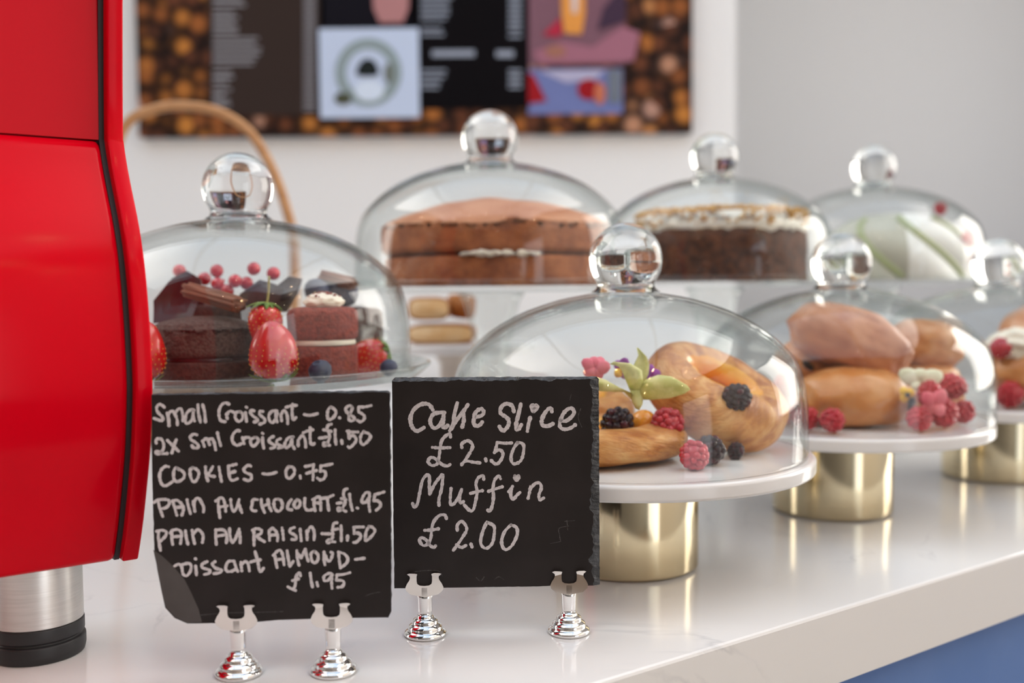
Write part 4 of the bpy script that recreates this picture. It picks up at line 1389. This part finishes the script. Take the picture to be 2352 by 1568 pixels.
cur = [(412, 622, .852, 'leftmost red currant on the chocolate shards'), (498, 622, .850, 'red currant above the middle of the flake'), (540, 645, .838, 'big red currant in front, between the flake and the dark shard'),
       (583, 617, .848, 'topmost red currant of the cluster'), (628, 628, .844, 'rightmost red currant at the tip of the dark shard'), (500, 652, .845, 'red currant behind the upper end of the flake'), (566, 650, .850, 'red currant below the topmost one'),
       (470, 640, .86, 'red currant between the leftmost one and the flake'), (522, 668, .842, 'lowest red currant above the flake')]
for px, py, d, lab in cur:
    berry('red_currant', lab, V(px, py, d), 1.08, (RNG.uniform(-2, 2), RNG.uniform(-2, 2), 0), 'red currants under the left dome')

# ------------------------------------------------------------------ under the sponge cake dome
cx_ = V(1140, 560, 1.08).x
ck = thing('sponge_cake', 'large two-layer orange-brown sponge cake with cream filling on the tall glass stand', 'cake', (cx_, 1.08, ZT + .0002))
ck.scale = (1.045, 1.045, 1.045)
mesh_obj('lower_layer', *cake_round(.113, 0, .0285, 0, .014, 21, 128, .004, 5), M_SPONGE, ck)
mesh_obj('filling', *cake_round(.108, .0283, .0318, 0, .02, 25, 128, .001, 2), M_CHOC, ck)
v, f = cake_round(.115, .0310, .0640, .0235, .016, 22, 128, .010, 6)
v = [(x, y, z + (.0035 * nz((x, y, 0), 25, 2) if z > .05 else 0)) for x, y, z in v]
ul = mesh_obj('upper_layer', v, f, M_SPONGE, ck)
ul.data.materials.append(M_SPONGE_TOP)
for pl in ul.data.polygons:
    if pl.normal.z > .35 and pl.center.z > .05: pl.material_index = 1
mb = MB()
rg = random.Random(9)
for k in range(26):
    a_ = math.radians(-104 + 33 * k / 25)
    rr = .111 + .004 * rg.random()
    if 16 < k < 20: continue
    mb.add(*shift(rock(1, .0050, .0050, .0014 + .0034 * rg.random() * math.sin(PI * (k + 1) / 27), .35, 2.5, k, 12, 8), (rr * math.cos(a_), rr * math.sin(a_), .0296 + .0016 * (rg.random() - .5))))
mb.obj('cream_filling', M_CREAM, ck)

# ------------------------------------------------------------------ under the frosted cake dome
cx_ = V(1652, 560, 1.22).x
ck = thing('frosted_cake', 'dark brown cake with white frosting and golden crumbs on a tall glass stand', 'cake', (cx_, 1.22, ZT + .0032))
mesh_obj('sponge', *cake_round(.101, 0, .060, 0, .03, 31, 128, .004, 8), M_CARROT, ck)
v, f = cake_round(.1015, .0585, .0790, .004, .018, 32, 128, .008, 3)
v = [(x, y, z - (.0045 * (.5 + .5 * math.sin(23 * math.atan2(y, x) + 3 * math.sin(7 * math.atan2(y, x)))) if z < .064 and math.hypot(x, y) > .09 else 0)) for x, y, z in v]
mesh_obj('frosting', v, f, M_FROST, ck)
mb = MB()
rg = random.Random(12)
for k in range(420):
    a_, rr = rg.uniform(0, 2 * PI), .099 * math.sqrt(rg.random())
    s_ = rg.uniform(.0018, .0042)
    mb.add(*shift(rock(1, s_, s_, s_ * .8, .3, 2, k % 17, 7, 5), (rr * math.cos(a_), rr * math.sin(a_), .0822 + .003 * (1 - rr / .1))))
for k in range(150):
    a_ = rg.uniform(PI, 2 * PI)
    s_ = rg.uniform(.0014, .003)
    mb.add(*shift(rock(1, s_, s_, s_, .3, 2, k % 17, 7, 5), (.1018 * math.cos(a_), .1018 * math.sin(a_), .079 - .016 * rg.random() ** 2)))
o = mb.obj('golden_crumbs', M_CRUMB, ck); o['kind'] = 'stuff'

# ------------------------------------------------------------------ under the white cream cake dome
cx_ = V(2058, 560, 1.39).x
ck = thing('cream_cake', 'white swirled cream cake with pale green streaks on the rearmost tall glass stand', 'cake', (cx_, 1.39, ZT + .0032))
n, m_ = 120, 26
v, f = [], []
for j in range(m_ + 1):
    t_ = j / m_
    R_ = .100 * math.sqrt(max(0, 1 - (t_ * .98) ** 2.6)) if t_ < 1 else 0
    for k in range(n):
        a_ = 2 * PI * k / n
        lob = 1 + .11 * (abs(math.sin(3.5 * (a_ + t_ * 1.1))) - .5)
        v.append((R_ * lob * math.cos(a_), R_ * lob * math.sin(a_), .092 * t_))
for j in range(m_):
    for k in range(n):
        k2 = (k + 1) % n
        f.append((j * n + k, j * n + k2, (j + 1) * n + k2, (j + 1) * n + k))
f.append(tuple(range(n - 1, -1, -1)))
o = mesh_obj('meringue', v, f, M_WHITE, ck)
o.data.materials.append(M_WHITE_SHADED)
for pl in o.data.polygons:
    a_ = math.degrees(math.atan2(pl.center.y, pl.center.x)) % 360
    if 150 + 25 * pl.center.z / .092 < a_ < 259 and pl.center.z < .088: pl.material_index = 1  # shade on the cake's left side, painted in as a darker olive tone
for q in range(7):
    pts = []
    for j in range(1, 24):
        t_ = j / m_
        R_ = .100 * math.sqrt(max(0, 1 - (t_ * .98) ** 2.6)) * (1 + .11 * (.02 - .5)) * 1.005
        a_ = 2 * PI * q / 7 - t_ * 1.1
        pts.append((R_ * math.cos(a_), R_ * math.sin(a_), .092 * t_))
    mesh_obj('pistachio_streak', *tube(pts, .0050, 8), M_PISTACHIO, ck)
for px, py, d, lab in ((2230, 548, 1.325, 'raspberry at the right of the white cream cake'), (2230, 600, 1.320, 'raspberry low at the right of the white cream cake'), (2160, 478, 1.335, 'raspberry near the top of the white cream cake')):
    berry('raspberry', lab, V(px, py, d), .75 if py < 500 else 1.0, (RNG.uniform(-1, 1), RNG.uniform(-1, 1), 0), 'raspberries on the white cream cake')

# ------------------------------------------------------------------ biscotti at the back
for i, (px0, py0, px1, py1, d, tilt, lab) in enumerate(((935, 738, 1092, 784, 1.30, 0, 'pale biscotti slice lying flat at the bottom, behind the left dome'), (938, 682, 1032, 735, 1.30, .0, 'pale toasted biscotti slice on top of the flat one, behind the left dome'), (1036, 676, 1090, 732, 1.34, .1, 'orange-brown biscotti slice next to the glass stem, behind the left dome'))):
    a_, b_ = V(px0, py1, d), V(px1, py0, d)
    w_, h_ = (b_.x - a_.x), (b_.z - a_.z)
    r = thing('biscotti_slice', lab, 'biscuit', ((a_.x + b_.x) / 2, d, a_.z + h_ / 2), (0, tilt, .1 * i), 'biscotti slices on the pale stand')
    outl = [(w_ / 2 * math.copysign(abs(math.cos(t_)) ** .5, math.cos(t_)), h_ / 2 * math.copysign(abs(math.sin(t_)) ** .6, math.sin(t_))) for t_ in [2 * PI * k / 40 for k in range(40)]]
    mesh_obj('crust', *prism(outl, -.010, .05), M_CRUST, r)
    mesh_obj('crumb_face', *prism([(x * .9, z * .80) for x, z in outl], -.0112, -.0095), M_BISCUIT if i < 2 else M_CRUST, r)
    if i == 0: settle(r, Z5, True)

# ------------------------------------------------------------------ danishes under the nearest dome
def danish(label, loc, rot, ra, rb, tube_r, tube_h, fill=True, seed=0, wrap=2.0, back=1.0, front=1.0):
    """oval ring of laminated dough with custard in the middle; back, front: relative thickness of the far and near side"""
    r = thing('danish_pastry', label, 'pastry', loc, rot, 'danishes under the nearest dome')
    n, m_ = 168, 72
    v, f = [], []
    for i in range(n):
        a_ = 2 * PI * i / n
        ca, sa = math.cos(a_), math.sin(a_)
        cen = Vector((ra * ca, rb * sa, 0))
        rad_d = Vector((ca / ra, sa / rb, 0)).normalized()
        w_ = .5 + .5 * sa
        vary = (front * (1 - w_) + back * w_) * (1 + .07 * mnoise.noise(Vector((ca * 1.6 + seed, sa * 1.6, 0))))
        for k in range(m_):
            b_ = 2 * PI * k / m_
            tw = b_ + .35 * wrap * math.sin(a_ + seed)
            fold = .030 * math.sin(2 * tw + seed) + .030 * mnoise.noise(Vector((ca * 3, sa * 3, b_ * 1.2 + seed)))
            fold += .040 * abs(math.sin(2.5 * tw + 1.6 * mnoise.noise(Vector((ca * 2, sa * 2, seed))))) ** 1.5 + .018 * mnoise.noise(Vector((ca * 4, sa * 4, math.sin(b_) * 5)))
            rr = (1 + fold) * vary
            sx_ = math.copysign(abs(math.cos(b_)) ** .9, math.cos(b_)) * tube_r * rr
            sz_ = math.copysign(abs(math.sin(b_)) ** .88, math.sin(b_)) * tube_h * rr
            if sz_ < 0: sz_ *= .92
            v.append(cen + rad_d * sx_ + Vector((0, 0, sz_)))
    mats_ = []
    for i in range(n):
        i2 = (i + 1) % n
        for k in range(m_):
            k2 = (k + 1) % m_
            f.append((i * m_ + k, i2 * m_ + k, i2 * m_ + k2, i * m_ + k2))
            b_ = 2 * PI * (k + .5) / m_
            mats_.append(1 if math.cos(b_) < -.45 + .12 * mnoise.noise(Vector((i * .1, seed, 0))) else 0)
    o_ = mesh_obj('dough_ring', v, f, M_DANISH, r)
    o_.data.materials.append(M_CUSTARD)
    o_.data.polygons.foreach_set('material_index', mats_)
    uvl = o_.data.uv_layers.new(name='around')
    for pl in o_.data.polygons:
        i_, k_ = divmod(pl.index, m_)
        for li, (di, dk) in zip(pl.loop_indices, ((0, 0), (1, 0), (1, 1), (0, 1))):
            a_, b_ = (i_ + di) / n, (k_ + dk) / m_
            uvl.data[li].uv = (a_ + seed * .37, b_ + .10 * wrap * math.sin(2 * PI * a_ + seed) + seed)
    if fill:
        v, f = ball(1, 48, 20, lambda d: Vector((d.x * (ra - tube_r * .35), d.y * (rb - tube_r * .35), d.z * tube_h * .5 - tube_h * .55 + .0012 * mnoise.noise(d * 5))))
        mesh_obj('custard', v, f, M_CUSTARD, r)
    return r


settle(danish('flat round danish filled with berries, at the front of the nearest marble plate', (.0560, .772, PZ + .0150), (0, 0, .1), .0570, .0480, .0195, .0132, True, 1, 2), PZ, True)
q = V(1648, 935, .80)
settle(danish('danish leaning to the right with an open custard slit, on the nearest marble plate', (q.x, .805, q.z), (math.radians(36), math.radians(25), math.radians(-6)), .0410, .0295, .0200, .0205, True, 4, 3, .62, 1.16), PZ)
settle(danish('danish lying at the back left behind the blackberry, on the nearest marble plate', (.0600, .882, PZ + .0200), (math.radians(10), 0, .3), .030, .026, .0160, .0180, True, 7, 2), PZ, True)

berry('raspberry', 'dark raspberry on the flat danish, right of the orange physalis', V(1532, 973, .754), 1.14, (math.radians(75), .3, .4), 'raspberries under the nearest dome')
q = V(1596, 1074, .712); q.z = PZ + .0105
berry('raspberry', 'bright raspberry lying at the front of the nearest marble plate', (q.x, .714, q.z), 1.0, (math.radians(55), .2, -.5), 'raspberries under the nearest dome')
berry('blackberry', 'blackberry on the flat danish, left of the orange physalis', V(1417, 976, .754), 1.14, (.4, .3, 0), 'blackberries under the nearest dome')
q = V(1632, 1061, .733); q.z = PZ + .0108
berry('blackberry', 'blackberry behind the bright raspberry on the marble plate', (q.x, .735, q.z), 1.0, (1.2, .5, 0), 'blackberries under the nearest dome')
berry('blackberry', 'blackberry sitting in the slit of the leaning danish', V(1690, 914, .765), 1.0, (.9, .2, .7), 'blackberries under the nearest dome')
q = V(1690, 1062, .757); q.z = PZ + .0062
berry('blackberry', 'small squashed blackberry tucked under the leaning danish', q, .58, (0, .4, 0), 'blackberries under the nearest dome')

# physalis with its husk
pp = V(1478, 972, .768)
ph = thing('physalis', 'orange physalis with an open papery yellow-green husk', 'fruit', pp)
mesh_obj('fruit', *ball(.0105, 28, 18), M_PHYS, ph)


def petal(outline_px, d0, d1, bulge, mat_, name, parent, org, thick=.0006):
    """thin leaf from base to tip: rows of (left, right) pixels at depths d0 to d1"""
    m_ = len(outline_px)
    nx = 7
    v, f = [], []
    for side in (0, 1):
        for i, (l_, r_) in enumerate(outline_px):
            t_ = i / (m_ - 1)
            d = d0 + (d1 - d0) * t_
            for k in range(nx):
                s_ = k / (nx - 1)
                px = l_[0] + (r_[0] - l_[0]) * s_; py = l_[1] + (r_[1] - l_[1]) * s_
                dd = d - bulge * (1 - (2 * s_ - 1) ** 2) * math.sin(PI * min(1, t_ * .9 + .1)) + .0007 * math.sin(s_ * 19)
                v.append(V(px, py, dd + thick * side) - org)
    N_ = m_ * nx
    for i in range(m_ - 1):
        for k in range(nx - 1):
            a_ = i * nx + k
            f.append((a_, a_ + 1, a_ + nx + 1, a_ + nx))
            f.append((N_ + a_, N_ + a_ + nx, N_ + a_ + nx + 1, N_ + a_ + 1))
    per = [k for k in range(nx)] + [i * nx + nx - 1 for i in range(1, m_)] + [(m_ - 1) * nx + k for k in range(nx - 2, -1, -1)] + [i * nx for i in range(m_ - 2, 0, -1)]
    for a_, b_ in zip(per, per[1:] + per[:1]): f.append((a_, N_ + a_, N_ + b_, b_))
    return mesh_obj(name, v, f, mat_, parent)


for ol, d0, d1, bu in (
        ([((1448, 915), (1466, 926)), ((1425, 892), (1460, 905)), ((1392, 872), (1440, 900)), ((1372, 866), (1410, 900)), ((1362, 870), (1376, 898))], .744, .728, .006),
        ([((1450, 905), (1470, 912)), ((1440, 880), (1478, 880)), ((1430, 856), (1474, 850)), ((1422, 842), (1448, 834)), ((1400, 836), (1410, 830))], .742, .726, .004),
        ([((1452, 890), (1476, 892)), ((1452, 860), (1490, 858)), ((1456, 836), (1492, 838)), ((1466, 816), (1486, 820)), ((1462, 798), (1466, 798))], .746, .752, -.004),
        ([((1458, 908), (1478, 918)), ((1482, 872), (1500, 918)), ((1512, 860), (1540, 914)), ((1542, 864), (1572, 904)), ((1578, 884), (1586, 894))], .742, .726, .007),
        ([((1446, 880), (1474, 880)), ((1448, 905), (1478, 908)), ((1452, 922), (1476, 928)), ((1460, 938), (1468, 942))], .741, .736, .003)):
    petal(ol, d0, d1, bu, M_HUSK, 'husk_leaf', ph, pp)


def flower(label, px, py, d, pets, mats, centre=None):
    o_ = V(px, py, d)
    r = thing('edible_flower', label, 'flower', o_, group='edible flowers on the cakes')
    for i, (ang, ln, wd, mi) in enumerate(pets):
        rows_ = []
        for k in range(6):
            t_ = k / 5
            cxp, cyp = px + math.cos(ang) * ln * t_, py - math.sin(ang) * ln * t_
            w_ = wd * (math.sin(PI * min(1, .12 + t_ * .80)) ** .8) / 2
            if k == 0: w_ = wd * .10
            nx_, ny_ = -math.sin(ang), -math.cos(ang)
            rows_.append(((cxp + nx_ * w_, cyp + ny_ * w_), (cxp - nx_ * w_, cyp - ny_ * w_)))
        petal(rows_, d - .0003 * i, d - .004 + .0035 * (i % 3), .0025, mats[mi], 'petal', r, o_)
    if centre:
        mesh_obj('flower_centre', *shift(ball(.0022, 12, 8), (0, -.003, 0)), centre, r)
    return r


flower('pink ruffled flower beside the slate corner, on the nearest danishes', 1368, 846, .757, [(2.6, 36, 30, 0), (1.8, 28, 30, 0), (1.0, 30, 30, 0), (.2, 34, 34, 0), (3.6, 30, 28, 0), (5.2, 26, 28, 0)], [M_PINK])
flower('small purple and yellow pansy between the pink flower and the physalis', 1428, 848, .768, [(1.2, 28, 26, 0), (.2, 24, 24, 0), (2.2, 24, 24, 0), (4.0, 22, 22, 1), (5.2, 24, 22, 0)], [M_PURPLE, M_YELLOW], M_YELLOW)
flower('magenta flower behind the physalis husk', 1492, 862, .775, [(.3, 26, 24, 0), (1.5, 26, 24, 0), (5.4, 26, 24, 0), (3, 20, 22, 0)], [M_PINK if False else M_PURPLE])

# ------------------------------------------------------------------ brioche rolls
def bun(label, px, py, d, L_, w_, h_, rot, seed, m_, chips=(), loc=None, wrinkle=.10):
    p0 = loc or V(px, py, d)
    r = thing('brioche_roll', label, 'bread roll', p0, rot, 'brioche rolls on the marble stands')

    def fn(dv):
        x = math.copysign(abs(dv.x) ** .85, dv.x)
        k_ = 1 + wrinkle * mnoise.noise(dv * 1.8 + Vector((seed, 0, seed))) + .04 * mnoise.noise(dv * 4.5 + Vector((seed, 1, 0))) + .012 * mnoise.noise(dv * 12 + Vector((seed, 1, 5)))
        k_ -= .055 * math.exp(-((dv.x - .74) / .07) ** 2) * (1 if dv.z > -.8 else 0)
        q_ = Vector((x * L_ / 2, dv.y * w_ / 2, dv.z * h_ / 2)) * k_
        if q_.z < -h_ * .38: q_.z = -h_ * .38 + (q_.z + h_ * .38) * .35
        return q_
    mesh_obj('crust', *ball(1, 56, 32, fn), m_, r)
    for a_, e_, s_ in chips:
        dv = Vector((math.sin(a_) * math.cos(e_), -math.cos(a_) * math.cos(e_), math.sin(e_)))
        q_ = fn(dv) * 1.0
        mesh_obj('chocolate_chip', *shift(rock(1, .0085 * s_, .0035, .0042 * s_, .15, 2, 3, 16, 10), q_, eul(0, .5, a_)), M_CHIP, r)
    return r


bz = PZ
settle(bun('brioche roll lying lowest at the front of the middle marble plate', 0, 0, 0, .112, .080, .058, (0, 0, .05), 1, M_BUN, ((.75, .05, 1.0), (.95, -.25, .7)), Vector((V(1960, 935, .935).x, .935, PZ + .0245))), PZ, True)
bun('pale rounded brioche roll on top of the stack, tilted down to the right', 1953, 784, .960, .124, .072, .064, (math.radians(-6), math.radians(22), .05), 4, M_BUN_PALE)
bun('brioche roll with a chocolate chip, under the left end of the top roll', 1874, 838, 1.000, .082, .060, .048, (0, math.radians(12), .2), 7, M_BUN, ((.25, .28, 1.3), (-.5, -.1, .8)))
bun('upper brioche roll at the back right of the middle marble plate', 2126, 792, 1.004, .078, .058, .052, (0, math.radians(10), .3), 9, M_BUN)
settle(bun('lower brioche roll at the back right of the middle marble plate', 0, 0, 0, .085, .070, .058, (0, 0, .4), 11, M_BUN, (), Vector((V(2122, 900, 1.0).x, 1.0, PZ + .0255))), PZ, True)
settle(bun('brioche roll at the back left of the middle marble plate, under the chip roll', 0, 0, 0, .085, .065, .050, (0, 0, -.2), 13, M_BUN, (), Vector((V(1872, 930, 1.02).x, 1.02, PZ + .0225))), PZ, True)


def on_plate(px, py, d, h): 
    q_ = V(px, py, d); return Vector((q_.x, d, PZ + h))


for px, d, h, s, lab in ((2112, .885, 0, 1.0, 'raspberry at the front right of the brioche rolls'), (2166, .905, 0, 1.22, 'big raspberry right of the front brioche roll'), (2212, .930, 0, 1.0, 'raspberry rightmost beside the brioche rolls'),
                         (2136, .898, .0335, 1.05, 'raspberry stacked on top of the others beside the brioche rolls'), (2184, .917, .0375, 1.12, 'pink raspberry highest of the pile beside the brioche rolls'),
                         (1852, .895, 0, 1.0, 'raspberry just right of the nearest dome rim, by the front brioche roll'), (1912, .880, 0, 1.0, 'raspberry in front of the lowest brioche roll'),
                         (1766, .962, 0, 1.15, 'raspberry at the left rim of the brioche stand, behind the nearest dome'), (1806, .975, .0335, 1.15, 'raspberry piled at the left of the brioche stand, behind the nearest dome'), (1800, .930, 0, 1.1, 'raspberry low at the left of the brioche rolls, next to the nearest dome rim')):
    q = on_plate(px, 960, d, h or .0124 * s)
    berry('raspberry', lab, q, s, (RNG.uniform(-1.5, 1.5), RNG.uniform(-1, 1), RNG.uniform(0, 6)), 'raspberries on the brioche stand')
flower('pale white flower above the raspberries beside the brioche rolls', 2112, 876, .905, [(2.7, 52, 40, 0), (1.5, 30, 44, 0), (.3, 56, 42, 0), (4.4, 24, 36, 0)], [M_PETALW])
flower('small yellow flower left of the raspberries beside the brioche rolls', 2082, 906, .893, [(.4, 20, 22, 0), (2.2, 20, 22, 0), (4.2, 20, 22, 0)], [M_YELLOW], M_CHIP)
flower('pink petals on the raspberries beside the brioche rolls', 2148, 930, .885, [(2.4, 40, 34, 0), (1.0, 40, 36, 0), (3.6, 36, 30, 0), (5.4, 30, 30, 0)], [M_PINK])

# ------------------------------------------------------------------ bun with cream at the right edge
settle(bun('brioche roll split and filled with cream, at the right edge of the picture', 2372, 860, 1.085, .110, .085, .066, (0, math.radians(8), .2), 21, M_BUN, (), Vector((V(2372, 880, 1.085).x, 1.085, PZ + .0290))), PZ, True)
cc = V(2345, 772, 1.06)
o = mesh_obj('whipped_cream', *rock(1, .030, .024, .016, .28, 2.6, 6), M_CREAM, None, loc=(cc.x, 1.07, PZ + .0660))
tag(o, 'dollop of whipped cream on the split roll at the right edge', 'cream')
bun('brioche roll tilted against the cream, behind at the right edge', 2368, 752, 1.14, .080, .06, .05, (0, math.radians(-35), .2), 23, M_BUN)
q = on_plate(2320, 912, 1.045, .0150)
berry('raspberry', 'raspberry on the marble plate at the right edge of the picture', q, 1.25, (.8, .4, 0), 'raspberries at the right edge')
berry('raspberry', 'raspberry tucked under the cream at the right edge', V(2298, 800, 1.055), 1.0, (.8, .4, 0), 'raspberries at the right edge')

# ------------------------------------------------------------------ string lights under the ceiling behind the camera (seen as glints in the glass)
M_BULB = emit('warm filament', (1.0, .64, .30), 950.0)
sl = thing('string_lights', 'string of small warm bulbs hung under the ceiling', 'lamp', (0, -.9, Z_C))
pts = []
bulbs = []
for r_i, (y_, z_) in enumerate(((-.25, -.50), (.45, -.42), (-1.0, -.5), (1.05, -.40))):
    row = []
    for k in range(9):
        x = -1.9 + 3.6 * k / 8
        row.append((x, y_ + .06 * math.sin(k * 2), z_ - .10 * math.sin(PI * (k % 4) / 4)))
    cb_ = mesh_obj('cord', *tube([(row[0][0], row[0][1], 0)] + smooth_line(row, 3) + [(row[-1][0], row[-1][1], 0)], .004, 6), M_RUBBER, sl)
    bulbs += row
for q in bulbs:
    mesh_obj('bulb', *shift(ball(.008, 12, 8), (q[0], q[1], q[2] - .011)), M_BULB, sl)
